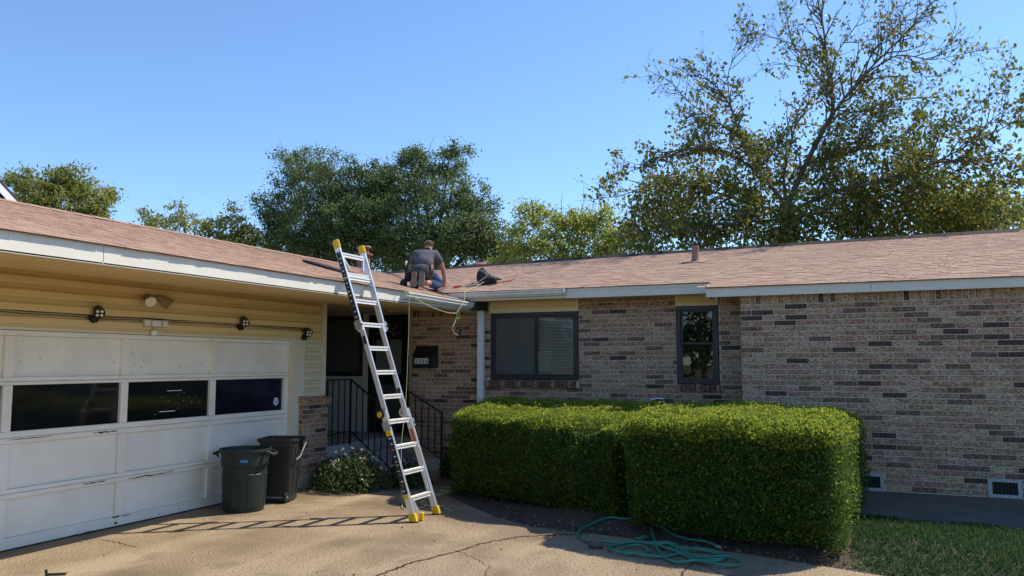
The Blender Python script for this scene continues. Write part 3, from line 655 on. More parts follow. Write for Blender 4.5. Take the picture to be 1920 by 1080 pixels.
for k, (xx, zz) in enumerate(((-7.18, .35), (-6.86, .18))):
    b = MB(); b.box(-7.497, xx, 10.62, YM - .01, 0.001, zz - .004 * k, M['slab']); b.build('step', house, bevel=.01)
def window(x0, x1, z0, z1, y, panes, name, fw=.055):
    b = MB(); yy0, yy1 = y + .0, y + .06
    b.box(x0, x1, yy0, yy1, z1 - fw, z1, M['bronze']); b.box(x0, x1, yy0 - .008, yy1, z0, z0 + fw, M['bronze']); b.box(x0, x0 + fw, yy0, yy1, z0 + fw, z1 - fw, M['bronze']); b.box(x1 - fw, x1, yy0, yy1, z0 + fw, z1 - fw, M['bronze'])
    f = b.build(name, house, bevel=.003)
    for (a, c, e, g, kind, dy) in panes:
        s_ = .028; b = MB(); y0 = y + .012 + dy; y1 = y0 + .026
        b.box(a, c, y0, y1, g - s_, g, M['bronze']); b.box(a, c, y0, y1, e, e + s_, M['bronze']); b.box(a, a + s_, y0, y1, e + s_, g - s_, M['bronze']); b.box(c - s_, c, y0, y1, e + s_, g - s_, M['bronze']); b.build('sash', f, bevel=.002)
        b = MB(); b.box(a + s_, c - s_, y0 + .011, y0 + .015, e + s_, g - s_, M['glass' if kind == 'glass' else 'screen']); b.build('pane' if kind == 'glass' else 'screen', f)
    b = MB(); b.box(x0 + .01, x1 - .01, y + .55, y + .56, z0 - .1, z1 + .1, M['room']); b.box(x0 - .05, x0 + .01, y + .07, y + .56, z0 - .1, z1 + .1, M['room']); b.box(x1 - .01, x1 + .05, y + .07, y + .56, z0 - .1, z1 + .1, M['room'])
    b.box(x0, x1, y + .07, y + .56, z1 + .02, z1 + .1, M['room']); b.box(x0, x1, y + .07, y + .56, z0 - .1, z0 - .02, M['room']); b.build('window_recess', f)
    return f
fA = window(-5.545, -4.055, 1.515, 2.575, YM - .012, [(-5.49, -4.76, 1.57, 2.52, 'screen', -.006), (-4.77, -4.11, 1.57, 2.52, 'glass', .01)], 'window')
b = MB()
for k in range(40): z = 1.60 + k * .0232; b.hexa([(-4.76, YM + .075, z), (-4.12, YM + .075, z), (-4.12, YM + .094, z + .014), (-4.76, YM + .094, z + .014), (-4.76, YM + .075, z + .0015), (-4.12, YM + .075, z + .0015), (-4.12, YM + .094, z + .0155), (-4.76, YM + .094, z + .0155)], M['blind'])
b.build('mini_blind', fA)
fB = window(-2.518, -1.925, 1.475, 2.605, YM - .012, [(-2.465, -1.98, 2.045, 2.55, 'glass', .02), (-2.465, -1.98, 1.53, 2.075, 'glass', -.008)], 'window')
fC = window(-9.45, -8.565, 1.53, 2.66, YE - .03, [(-9.40, -8.62, 1.58, 2.61, 'screen', -.004)], 'window')
b = MB(); b.box(-9.46, -8.56, YE - .05, YE - .031, 1.47, 1.528, M['palesiding']); b.build('window_sill', fC)
for (x0, x1, z0, z1) in ((-5.56, -4.045, 2.58, 2.76), (-2.53, -1.915, 2.61, 2.76)):   # cream boards over the windows
    h = (z1 - z0) / 2; b = MB(); b.box(x0, x1, YM + .0, YM + .1, z0, z1, M['siding']); hp = b.build('window_header', house)
    for k in range(2): board_x(YM, x0 + .025, x1 - .025, z0 + .012 + k * (h - .005), h - .008, M['siding'], hp)
    b = MB(); b.box(x0, x0 + .024, YM - .024, YM, z0, z1, M['trim']); b.box(x1 - .024, x1, YM - .024, YM, z0, z1, M['trim']); b.box(x0 + .025, x1 - .025, YM - .024, YM, z0, z0 + .011, M['trim']); b.build('header_trim', hp)
# entry door: black storm door with a fan light
b = MB(); b.box(-8.43, -7.55, YE - .02, YE + .02, .52, 2.66, M['blackdoor']); dr = b.build('front_door', house)
b = MB()
for (x0, x1, z0, z1) in ((-8.42, -8.31, .53, 2.65), (-7.67, -7.56, .53, 2.65), (-8.309, -7.671, .53, .74), (-8.309, -7.671, 2.55, 2.65), (-8.309, -7.671, 1.50, 1.56)): b.box(x0, x1, YE - .05, YE - .021, z0, z1, M['blackdoor'])
b.build('storm_frame', dr, bevel=.004)
b = MB(); b.box(-8.26, -7.72, YE - .028, YE - .0205, 1.57, 2.2, mat('door_curtain', (.22, .23, .22), (.15, .16, .15), scale=8, rough=.9, stretch=(8, 1, .3))); b.build('door_glass', dr)
b = MB(); b.box(-8.26, -7.72, YE - .028, YE - .0205, .80, 1.38, mat('door_lower_glass', (.10, .12, .12), (.07, .09, .09), scale=5, rough=.3)); b.build('door_glass', dr)
b = MB()
for k in range(5):
    a = math.pi * (k + .5) / 5; b.bar((-7.99 + .1 * math.cos(a), YE - .05, 2.26 + .09 * math.sin(a)), (-7.99 + .27 * math.cos(a), YE - .05, 2.26 + .24 * math.sin(a)), .022, .02, M['steel'])
b.tube([(-7.99 + .1 * math.cos(math.pi * q / 8), YE - .05, 2.26 + .09 * math.sin(math.pi * q / 8)) for q in range(9)], .012, M['steel'], 6); b.build('fan_light', dr)
# body of the house, closed behind
b = MB(); b.box(-14.6, -10.41, -.8, 20, 0, 2.7, M['palesiding']); b.box(-10.3, 7.0, 13.2, 20, 0, 2.72, M['mortar']); b.box(-10.3, -7.7, -.8, 9.7, .0, .02, M['slab']); b.box(7.0, 7.1, 11.1, 20, 0, 2.72, M['mortar']); b.build('rear_walls', house)

# ------------------------------------------------------------------ things on the house
def spot(y, z, label):
    t = thing('spotlight', (-7.49, y, z), label, 'spotlight', 'black spotlights over the garage door')
    b = MB(); Mx = Matrix.Rotation(math.pi / 2, 3, 'Y'); b.lathe((-7.475, y - .03, z - .075), [(0, 0), (.042, 0), (.045, .01), (.04, .05), (.0, .055)], M['black'], 16, Mx); b.build('mount', t)
    Mh = Matrix.Rotation(R(52), 3, 'Z').transposed() @ Matrix.Rotation(R(78), 3, 'X').transposed()
    d = Vector((.80, -.48, -.36)).normalized(); q = d.to_track_quat('Z', 'Y').to_matrix(); c = Vector((-7.42, y + .0, z + .01)) - d * .05
    b = MB(); b.lathe(c, [(0, -.03), (.035, -.028), (.05, 0), (.056, .08), (.056, .125), (.05, .127), (0, .118)], M['black'], 18, q); b.tube([(-7.45, y - .03, z - .07), (-7.43, y - .01, z - .02)], .014, M['black'], 8); b.build('lamp_head', t)
    for i_ in (-1, 1):
        for j_ in (-1, 1):
            b = MB(); b.lathe(c + q @ Vector((.021 * i_, .021 * j_, .12)), [(.016, 0), (.014, .009), (0, .011)], M['lamp'], 12, q); b.build('lens', t)
spot(5.93, 2.315, 'black four-lens spotlight on the siding, leftmost of three over the garage door')
spot(8.10, 2.315, 'black four-lens spotlight on the siding, middle one over the garage door')
spot(9.40, 2.22, 'black four-lens spotlight at the siding corner beside the door jamb')
t = thing('floodlight', (-7.49, 6.62, 2.5), 'weathered bronze twin floodlight under the soffit above the garage door', 'floodlight')
b = MB(); Mx = Matrix.Rotation(math.pi / 2, 3, 'Y'); b.lathe((-7.50, 6.62, 2.53), [(.055, 0), (.055, .03), (0, .035)], M['lampbody'], 16, Mx); b.build('wall_plate', t)
for yy, d in ((6.56, Vector((.75, -.35, -.5))), (6.72, Vector((.35, .75, -.52)))):
    d.normalize(); q = d.to_track_quat('Z', 'Y').to_matrix(); c = Vector((-7.43, yy, 2.53))
    b = MB(); b.lathe(c, [(0, -.02), (.03, -.015), (.034, .03), (.062, .11), (.07, .14), (.064, .142)], M['lampbody'], 20, q); b.tube([(-7.47, 6.62, 2.53), c], .014, M['lampbody'], 8); hd = b.build('lamp_head', t)
    b = MB(); b.lathe(c, [(.063, .138), (.045, .128), (.02, .131), (0, .132)], M['lamp'], 20, q); b.build('lens', hd)
t = thing('motion_light', (-7.49, 6.66, 2.2), 'beige three-panel motion sensor light at the top edge of the garage door', 'light')
for y0, y1 in ((6.53, 6.625), (6.63, 6.775), (6.78, 6.875)):
    b = MB(); b.box(-7.485, -7.43, y0, y1, 2.185, 2.27, M['beigeplastic']); pn = b.build('light_panel', t, bevel=.006)
    b = MB(); b.box(-7.4298, -7.427, y0 + .012, y1 - .012, 2.197, 2.258, M['lamp']); b.build('lens', pn)
b = MB(); b.box(-7.47, -7.44, 6.665, 6.70, 2.145, 2.183, M['beigeplastic']); b.lathe((-7.44, 6.68, 2.09), [(.0, 0), (.03, .005), (.038, .03), (.034, .055), (0, .06)], M['white'], 14); b.build('sensor', t)
b = MB()
for dz in (0, -.022):
    P = [(-7.482, y, 2.283 + dz - .006 * math.sin((y - 2) * 1.9) + .004 * math.sin(y * 7)) for y in np.linspace(2.3, 9.38, 60)]; b.tube(P, .0045, M['black'], 5)
b.build('cable', label='thin black cable pair running along the siding over the garage door', cat='cable')
# mailbox with house number
t = thing('mailbox', (-6.73, 11.68, 1.86), 'black wall mailbox with house number 2206 on the porch brick', 'mailbox')
b = MB(); b.hexa([(-6.94, 11.56, 1.69), (-6.52, 11.56, 1.69), (-6.52, 11.69, 1.69), (-6.94, 11.69, 1.69), (-6.94, 11.56, 1.90), (-6.52, 11.56, 1.90), (-6.52, 11.69, 1.90), (-6.94, 11.69, 1.90)], M['black']); b.build('box', t, bevel=.006)
b = MB(); b.hexa([(-6.945, 11.545, 1.903), (-6.515, 11.545, 1.903), (-6.515, 11.69, 1.903), (-6.945, 11.69, 1.903), (-6.945, 11.60, 1.93), (-6.515, 11.60, 1.93), (-6.515, 11.69, 2.07), (-6.945, 11.69, 2.07)], M['black']); b.build('lid', t, bevel=.006)
for k, ch in enumerate('2206'):
    x = -6.895 + k * .066
    b = MB(); b.box(x, x + .062, 11.553, 11.5595, 1.762, 1.852, M['white']); npl = b.build('number_plate', t)
    cu = bpy.data.curves.new('digit', 'FONT'); cu.body = ch; cu.size = .095; cu.extrude = .002; cu.align_x = 'CENTER'; cu.offset = .0009
    tmp = bpy.data.objects.new('tmp', cu); COL.objects.link(tmp); me = bpy.data.meshes.new_from_object(tmp.evaluated_get(bpy.context.evaluated_depsgraph_get())); bpy.data.objects.remove(tmp)
    me.materials.clear(); me.materials.append(M['rubber']); flat(me); dg_ = link('digit', me, npl); dg_.rotation_euler = (math.pi / 2, 0, 0); dg_.location = Vector((x + .031, 11.551, 1.774)) - woff(npl)
# railings
def railing(label, posts, top, bot, n, loc, name='handrail'):
    t = thing(name, loc, label, 'railing', 'black iron railings of the porch steps')
    for p0, p1 in posts: b = MB(); b.bar(p0, p1, .028, .028, M['black']); b.build('post', t)
    b = MB()
    for a, c in zip(top[:-1], top[1:]): b.bar(a, c, .035, .02, M['black'])
    b.build('top_rail', t); b = MB()
    for a, c in zip(bot[:-1], bot[1:]): b.bar(a, c, .022, .016, M['black'])
    b.build('bottom_rail', t)
    for a, c, e, g, nn in n:
        for k in range(nn):
            f = (k + 1) / (nn + 1); b = MB(); b.bar(Vector(a).lerp(Vector(c), f), Vector(e).lerp(Vector(g), f), .014, .014, M['black']); b.build('baluster', t)
Y1 = 10.57
railing('black iron railing from the garage corner down the near side of the steps', [((-7.47, Y1, .5), (-7.47, Y1, 1.52)), ((-6.66, Y1, 0), (-6.66, Y1, .95)), ((-7.47, 9.97, .52), (-7.47, 9.97, 1.5))],
        [(-7.47, 9.95, 1.515), (-7.47, Y1, 1.515), (-6.62, Y1, .92)], [(-7.47, 9.95, .68), (-7.47, Y1, .71), (-6.66, Y1, .12)],
        [((-7.47, 9.95, 1.51), (-7.47, Y1, 1.51), (-7.47, 9.95, .52), (-7.47, Y1, .52), 3), ((-7.47, Y1, 1.51), (-6.66, Y1, .94), (-7.47, Y1, .71), (-6.66, Y1, .12), 6)], (-7.47, Y1, .5))
railing('black iron railing against the porch brick beside the clipped hedge', [((-7.08, 11.5, .5), (-7.08, 11.5, 1.38)), ((-6.34, 11.5, 0), (-6.34, 11.5, .97))],
        [(-7.12, 11.5, 1.385), (-6.32, 11.5, .96)], [(-7.1, 11.5, .66), (-6.34, 11.5, .22)], [((-7.08, 11.5, 1.37), (-6.34, 11.5, .96), (-7.08, 11.5, .66), (-6.34, 11.5, .22), 5)], (-7.08, 11.5, .5))

# ------------------------------------------------------------------ ladder
lad = thing('ladder', (-4.68, 8.1, 0), 'aluminium multi-position ladder with yellow tips leaning on the garage eave', 'ladder')
d = Vector((-1.14, 0, 3.235)).normalized(); nrm = Vector((3.235, 0, 1.14)).normalized(); base = Vector((-4.68, 0, 0))
def LP(s_, y, o=0): p = base + d * s_ + nrm * o; return Vector((p.x, y, p.z))
yL = lambda s_: 7.875 + .0 * s_; yRr = lambda s_: 8.385
def rail(s0, s1, ya0, ya1, wd, dp, name, m=None):
    b = MB(); a, c = LP(s0, ya0), LP(s1, ya1); dd = (c - a).normalized(); b.obox((a + c) / 2, Vector((0, wd / 2, 0)), nrm * dp / 2, dd * (c - a).length / 2, m or M['alu']); return b.build(name, lad, bevel=.004)
NL, NR = 7.915, 8.345
r1 = rail(.05, 1.30, 7.875, 7.885, .032, .075, 'outer_rail'); r2 = rail(.05, 1.30, 8.395, 8.375, .032, .075, 'outer_rail')
i1 = rail(1.20, 2.40, NL, NL, .026, .06, 'inner_rail'); i2 = rail(1.20, 2.40, NR, NR, .026, .06, 'inner_rail')
u1 = rail(2.28, 3.40, 7.885, 7.875, .032, .075, 'outer_rail'); u2 = rail(2.28, 3.40, 8.375, 8.41, .032, .075, 'outer_rail')
for k in range(11):
    s_ = .27 + k * .3015; wide = k < 4 or k > 6; y0, y1 = (7.89, 8.37) if wide else (NL + .013, NR - .013)
    b = MB(); b.obox(LP(s_, (y0 + y1) / 2), Vector((0, (y1 - y0) / 2, 0)), Vector((.026, 0, .004)), Vector((-.002, 0, .011)), M['aludull'])
    for o in (-.018, 0, .018): b.obox(LP(s_, (y0 + y1) / 2, 0) + Vector((o, 0, .0125)), Vector((0, (y1 - y0) / 2, 0)), Vector((.004, 0, 0)), Vector((0, 0, .002)), M['alu'])
    b.obox(LP(s_ - .026, (y0 + y1) / 2), Vector((0, (y1 - y0) / 2, 0)), Vector((.013, 0, .002)), Vector((-.004, 0, .014)), M['aludull'])
    b.build('rung', lad, bevel=.003)
b = MB(); b.obox(LP(3.02 + .0, 8.13), Vector((0, .235, 0)), Vector((.02, 0, 0)), Vector((0, 0, .018)), M['aludull']); b.build('rung', lad, bevel=.004)
for s0, y0, s1, y1 in ((.27, 7.90, .05, 7.97), (3.285, 7.90, 3.09, 8.0), (3.285, 8.38, 3.09, 8.28), (.62, 7.9, .3, 7.93), (.6, 8.37, .3, 8.35)):
    b = MB(); b.bar(LP(s0, y0), LP(s1, y1), .016, .03, M['alu'], up=nrm); b.build('brace', lad)
for y, tip in ((7.875, 0), (8.395, 0)):
    b = MB(); b.obox(LP(.045, y), Vector((0, .024, 0)), nrm * .046, d * .05, M['yellow']); f = b.build('foot', lad, bevel=.006)
    b = MB(); b.obox(LP(-.0, y) + Vector((-.004, 0, .006)), Vector((0, .025, 0)), Vector((.05, 0, 0)), Vector((0, 0, .007)), M['rubber']); b.build('foot_pad', f)
b = MB(); b.bar(LP(.27, 7.93), (-4.66, 7.985, .015), .026, .055, M['alu']); b.build('brace', lad)
b = MB(); b.obox((-4.66, 7.985, .05), Vector((.034, 0, 0)), Vector((0, .02, 0)), Vector((0, 0, .045)), M['yellow']); b.build('foot', lad, bevel=.006)
for y in (7.875, 8.41): b = MB(); b.obox(LP(3.40, y), Vector((0, .024, 0)), nrm * .045, d * .06, M['yellow']); b.build('end_cap', lad, bevel=.016)
for y, o in ((7.86, -.0), (8.36, 0)):   # round hinge locks at the lower joint, hooks at the upper
    b = MB(); q = Matrix.Rotation(math.pi / 2, 3, 'X'); c = LP(1.17 + .1, y + .02, -.045)
    b.lathe(c, [(0, 0), (.05, 0), (.055, .006), (.055, .02), (.032, .026), (0, .026)], M['rubber'] if y < 8 else M['aludull'], 20, q); b.lathe(c, [(.034, .0262), (.03, .031), (0, .031)], M['yellow'] if y < 8 else M['steel'], 16, q); b.lathe(c, [(.056, -.012), (.062, -.006), (.062, .001), (.056, .003)], M['steel'] if y > 8 else M['rubber'], 20, q); b.build('hinge_lock', lad)
for s_ in (1.12, 2.36):
    for y, sg in ((7.862, -1), (8.40, 1)):
        b = MB(); b.obox(LP(s_, y), Vector((0, .014, 0)), nrm * .045, d * .05, M['steel']); b.tube([LP(s_ + .0, y, -.03), LP(s_ + .03, y, .02), LP(s_ - .02, y, .05)], .013, M['black'], 8); b.build('rung_lock', lad)
def stick(s0, s1, y, m, wd=.028):
    b = MB(); b.obox(LP((s0 + s1) / 2, y), Vector((0, .0012, 0)), nrm * wd, d * (s1 - s0) / 2, m); return b
sb = MB()
stick(.32, 1.0, 7.8565, M['label'], .03).build('warning_label', lad); stick(2.42, 2.95, 7.8625, M['label'], .03).build('warning_label', lad); stick(2.97, 3.30, 7.8585, M['label'], .03).build('warning_label', lad); stick(2.12, 2.22, 7.9, M['label'], .02).build('warning_label', lad)
b = MB(); rl = random.Random(2)
for s0, s1, y in ((.34, .98, 7.8548), (2.44, 2.93, 7.8608), (2.99, 3.28, 7.8568)):
    s_ = s0
    while s_ < s1:
        h = rl.uniform(.008, .02); m_ = rl.choice((M['labelw'], M['labelw'], M['labelo'], M['labelw'])); b.obox(LP(s_ + h, y, rl.uniform(-.008, .008)), Vector((0, .0006, 0)), nrm * rl.uniform(.006, .016), d * h * .5, m_); s_ += h * 2 + rl.uniform(.015, .05)
b.build('label_print', lad, kind='stuff')
for a_, w_, h_ in ((.29, .035, .02), (1.03, .033, .03), (2.955, .035, .007)):
    b = MB(); b.obox(LP(a_, 7.8575), Vector((0, .0025, 0)), nrm * w_, d * h_, M['yellow']); b.build('yellow_band', lad)
stick(.86, 1.05, 8.3575, M['labelo'], .02).build('warning_label', lad); stick(1.5, 1.56, 8.3315, M['label'], .02).build('warning_label', lad); stick(1.57, 1.7, 8.3315, M['labelw'], .018).build('warning_label', lad)

# ------------------------------------------------------------------ bins
t = thing('trash_can', (-6.90, 7.77, 0), 'round dark green trash can without lid, blue label, on the driveway', 'trash can')
c = (-6.90, 7.77, 0)
b = MB(); prof = [(0, .012), (.245, .012), (.255, 0), (.262, .02), (.272, .20), (.288, .56), (.305, .575), (.312, .74), (.335, .745), (.342, .765), (.338, .785), (.322, .785), (.30, .70), (.275, .50), (.25, .03), (0, .03)]
b.lathe(c, prof, M['green'], 48); cn = b.build('body', t, smooth=False)
for p_ in cn.data.polygons: p_.use_smooth = True
cn.data.set_sharp_from_angle(angle=R(35))
for k in range(6):   # raised panels on the side
    a0 = k * math.pi / 3 - .42 + R(-15); n = 8; V = []
    for zz, rr2 in ((.06, .2655), (.47, .2865)):
        for q in range(n + 1):
            a = a0 + .62 * q / n; V.append((c[0] + (rr2 + .006) * math.cos(a), c[1] + (rr2 + .006) * math.sin(a), zz))
    for zz, rr2 in ((.055, .262), (.48, .282)):
        for q in range(n + 1):
            a = a0 - .015 + .65 * q / n; V.append((c[0] + rr2 * math.cos(a), c[1] + rr2 * math.sin(a), zz))
    m1 = n + 1; b = MB(); b.add(V, [(q, q + 1, m1 + q + 1, m1 + q) for q in range(n)] + [(2 * m1 + q, 2 * m1 + q + 1, q + 1, q) for q in range(n)] + [(m1 + q, m1 + q + 1, 3 * m1 + q + 1, 3 * m1 + q) for q in range(n)] + [(2 * m1, 0, m1, 3 * m1), (n, 2 * m1 + n, 3 * m1 + n, m1 + n)], M['green']); b.build('side_panel', t)
for a in (R(200), R(20)):
    q = Matrix.Rotation(a, 3, 'Z'); o = Vector(c)
    b = MB(); P = [o + q @ Vector(v) for v in ((.325, -.10, .75), (.40, -.08, .72), (.415, 0, .71), (.40, .08, .72), (.325, .10, .75))]; b.tube(P, .018, M['green'], 8)
    P2 = [o + q @ Vector(v) for v in ((.31, -.1, .66), (.31, .1, .66))]; b.add([P[0], P[1], P[3], P[4], P2[0], P2[1]], [(0, 1, 4), (2, 3, 5)], M['green']); b.build('handle', t)
d2 = (Vector((0, 0, 0)) - Vector((c[0], c[1], 0))).normalized(); a0 = math.atan2(d2.y, d2.x) - .0
b = MB(); n = 6; V = [(c[0] + .3145 * math.cos(a0 - .18 + .30 * q / n), c[1] + .3145 * math.sin(a0 - .18 + .30 * q / n), z) for z in (.63, .665) for q in range(n + 1)]
b.add(V, [(q, q + 1, n + 2 + q, n + 1 + q) for q in range(n)], M['blue']); b.build('label_plate', t)

t.scale = (.91, .91, .945); t.location = (-6.97, 7.70, 0)
t = thing('wheeled_bin', (-7.0, 8.42, 0), 'black square wheeled bin without lid standing between green can and brick pier', 'bin')
ang = R(20); q = Matrix.Rotation(ang, 3, 'Z'); o = Vector((-7.0, 8.40, 0))
def bp(x, y, z): return o + q @ Vector((x, y, z))
def ring(hx, hy, z, r_=.05, n=4):
    P = []
    for sx, sy, a0 in ((1, 1, 0), (-1, 1, 90), (-1, -1, 180), (1, -1, 270)):
        for k in range(n + 1):
            a = R(a0 + 90 * k / n); P.append(bp(sx * (hx - r_) + r_ * math.cos(a), sy * (hy - r_) + r_ * math.sin(a), z))
    return P
rs = [ring(.20, .20, .02), ring(.205, .205, .10), ring(.26, .26, .74), ring(.268, .268, .76), ring(.268, .268, .82), ring(.298, .298, .825), ring(.298, .298, .865), ring(.272, .272, .868), ring(.25, .25, .80), ring(.19, .19, .05)]
b = MB(); n = len(rs[0]); b.add([p for r_ in rs for p in r_], [(i_ * n + k, i_ * n + (k + 1) % n, (i_ + 1) * n + (k + 1) % n, (i_ + 1) * n + k) for i_ in range(len(rs) - 1) for k in range(n)] + [tuple(range(n - 1, -1, -1)), tuple((len(rs) - 1) * n + k for k in range(n))], M['bin']); bo = b.build('body', t)
for (sx, sy) in ((1, 0), (0, -1), (-1, 0), (0, 1)):
    b = MB()
    for u in (-.09, .09):
        if sx: b.bar(bp(sx * .208, u, .1), bp(sx * .262, u * 1.25, .73), .03, .014, M['bin'], up=q @ Vector((sx, 0, 0)))
        else: b.bar(bp(u, sy * .208, .1), bp(u * 1.25, sy * .262, .73), .03, .014, M['bin'], up=q @ Vector((0, sy, 0)))
    b.build('rib', t)
for u in (-.16, .16):
    b = MB(); qq = q @ Matrix.Rotation(math.pi / 2, 3, 'Y'); b.lathe(bp(u - .02, -.23, .075), [(0, 0), (.06, 0), (.072, .008), (.072, .036), (.06, .044), (0, .044)], M['rubber'], 20, qq); wh = b.build('wheel', t)
    b = MB(); b.lathe(bp(u - .026, -.23, .075), [(0, -.0), (.022, 0), (.022, .058), (0, .058)], M['steel'], 14, qq); b.build('hub', wh)
b = MB(); b.tube([bp(-.2, -.23, .075), bp(.2, -.23, .075)], .012, M['steel'], 8); b.build('axle', t)
b = MB(); b.tube([bp(.29, .22, .845), bp(.33, .16, .80), bp(.335, -.12, .62), bp(.30, -.2, .58)], .013, M['bargrey'], 8); b.build('lift_bar', t)

t.scale = (.84, .84, .935)
# ------------------------------------------------------------------ hose, ropes, roof tools
def smooth(P, n=8):
    P = [Vector(p) for p in P]; out = []
    for i_ in range(len(P) - 1):
        p0, p1, p2, p3 = P[max(i_ - 1, 0)], P[i_], P[i_ + 1], P[min(i_ + 2, len(P) - 1)]
        for k in range(n):
            t_ = k / n; out.append(.5 * ((2 * p1) + (-p0 + p2) * t_ + (2 * p0 - 5 * p1 + 4 * p2 - p3) * t_ ** 2 + (-p0 + 3 * p1 - 3 * p2 + p3) * t_ ** 3))
    out.append(P[-1]); return out
HZ = .02
hp_ = [[-1.37, 7.97], [-1.5, 8.07], [-1.69, 8.16], [-1.88, 8.3], [-2.05, 8.45], [-2.27, 8.6], [-2.47, 8.61], [-2.65, 8.58], [-2.77, 8.38], [-2.8, 8.08], [-2.71, 7.82], [-2.55, 7.67], [-2.4, 7.67], [-2.27, 7.73], [-2.13, 7.83], [-1.96, 7.85], [-1.8, 7.89], [-1.71, 7.81], [-1.79, 7.72], [-1.97, 7.76], [-2.15, 7.79], [-2.28, 7.68], [-2.3, 7.49], [-2.2, 7.34], [-2.07, 7.32], [-1.95, 7.42], [-1.94, 7.55], [-2.05, 7.66], [-2.17, 7.61], [-2.17, 7.46], [-2.05, 7.34], [-1.89, 7.3], [-1.75, 7.38], [-1.62, 7.59], [-1.56, 7.73], [-1.39, 7.76], [-1.26, 7.69], [-1.23, 7.56], [-1.27, 7.39], [-1.44, 7.44], [-1.62, 7.59], [-1.77, 7.64], [-1.9, 7.73], [-1.77, 7.41], [-1.61, 7.21], [-1.45, 7.27], [-1.27, 7.37], [-1.25, 7.58], [-1.38, 7.7], [-1.54, 7.72], [-1.7, 7.67], [-1.58, 7.49], [-1.38, 7.29], [-1.2, 7.22], [-1.09, 7.33], [-1.09, 7.47], [-1.19, 7.56], [-1.34, 7.49], [-1.48, 7.53], [-1.61, 7.63], [-1.81, 7.83], [-1.92, 7.82], [-2.03, 8.16], [-2.13, 8.42]]
def gq(x, y): return max(0., float(gz(np.array([x]), np.array([y]))[0]))
def onto(x, y):
    z = gq(x, y); k_ = 1 - z / 1.78; z = gq(x * k_, y * k_); k_ = 1 - z / 1.78; return x * k_, y * k_, gq(x * k_, y * k_)
hp_ = [onto(x, y) for x, y in hp_]
P = smooth([(x, y, z + .014 + .011 * (1 + math.sin(i_ * 1.7))) for i_, (x, y, z) in enumerate(hp_)], 7)
t = thing('garden_hose', (-1.9, 7.7, 0), 'green garden hose lying in loose loops on the driveway before the hedge', 'hose')
b = MB(); b.tube(P, .0135, M['hose'], 8); b.build('hose_tube', t, smooth=True)
b = MB(); e0 = P[0]; b.tube([e0 - Vector((-.0, .03, 0)), e0 + Vector((.05, -.05, 0))], .017, M['steel'], 10); b.build('coupling', t)
P2 = smooth([(x, y, z + h) for (x, y, z), h in zip([onto(*q_) for q_ in ((-2.19, 8.03), (-2.12, 7.86), (-2.09, 8.06), (-2.1, 8.13), (-2.15, 8.09))], (.02, .05, .02, .02, .02))], 6); b = MB(); b.tube(P2, .0135, M['hose'], 8); b.build('hose_tube', t, smooth=True)
# safety rope
def rope(P, r=.0036, n=6, label=None, nm='rope'):
    b = MB(); b.tube(smooth(P, n), r, M['rope'], 6); return b
t = thing('safety_rope', (-5.6, 9.2, 2.7), 'yellow green safety rope from the roof, looped under the gutter and hanging to the ground', 'rope')
rope([(-5.79, 11.98, 3.15), (-5.77, 11.6, 3.02), (-5.70, 11.08, 2.895), (-5.60, 10.85, 2.74), (-5.58, 10.591, 2.55)]).build('rope_strand', t)
rope([(-5.58, 10.56, 2.52), (-5.58, 10.3, 2.512), (-5.58, 9.89, 2.55), (-5.58, 9.5, 2.62), (-5.585, 9.2, 2.715), (-5.66, 9.15, 2.762), (-5.9, 9.3, 2.82)], .005).build('rope_strand', t)
rope([(-5.66, 9.16, 2.762), (-5.575, 9.17, 2.72), (-5.57, 9.176, 2.3), (-5.57, 9.16, 1.9), (-5.56, 9.10, 1.22), (-5.52, 8.95, .75), (-5.45, 8.85, .2), (-5.42, 8.83, .02)], .0042).build('rope_strand', t)
rope([(-5.58, 10.58, 2.50), (-5.58, 10.52, 2.40), (-5.58, 10.44, 2.30), (-5.58, 10.48, 2.22), (-5.58, 10.6, 2.19)], .005).build('rope_strand', t)
b = MB(); b.tube([(-5.58, 10.6 + .045 * math.cos(6.283 * k / 14), 2.49 + .055 * math.sin(6.283 * k / 14)) for k in range(15)], .011, mat('rope_grab_green', (.12, .22, .06), rough=.5), 6); b.build('rope_grab', t)
b = MB(); b.obox((-5.58, 10.70, 2.24), Vector((.012, 0, 0)), Vector((0, .02, .012)), Vector((0, .03, .06)), M['rubber']); b.build('snap_hook', t)
b = MB(); cp = [[-5.42, 8.83], [-5.35, 8.71], [-5.22, 8.51], [-5.11, 8.55], [-5.02, 8.66], [-5.11, 8.89], [-5.39, 9.2], [-5.5, 9.53], [-5.33, 9.61], [-5.28, 9.87], [-5.35, 10.09], [-5.51, 10.2], [-5.56, 10.09], [-5.45, 9.88], [-5.32, 9.85], [-5.29, 9.54], [-5.3, 9.23], [-5.2, 8.92], [-5.0, 8.8], [-4.87, 8.86], [-4.73, 8.72], [-4.59, 8.59]]
b.tube(smooth([(x, y, .012) for x, y in cp], 6), .006, M['rope'], 6); b.build('rope_coil', t)
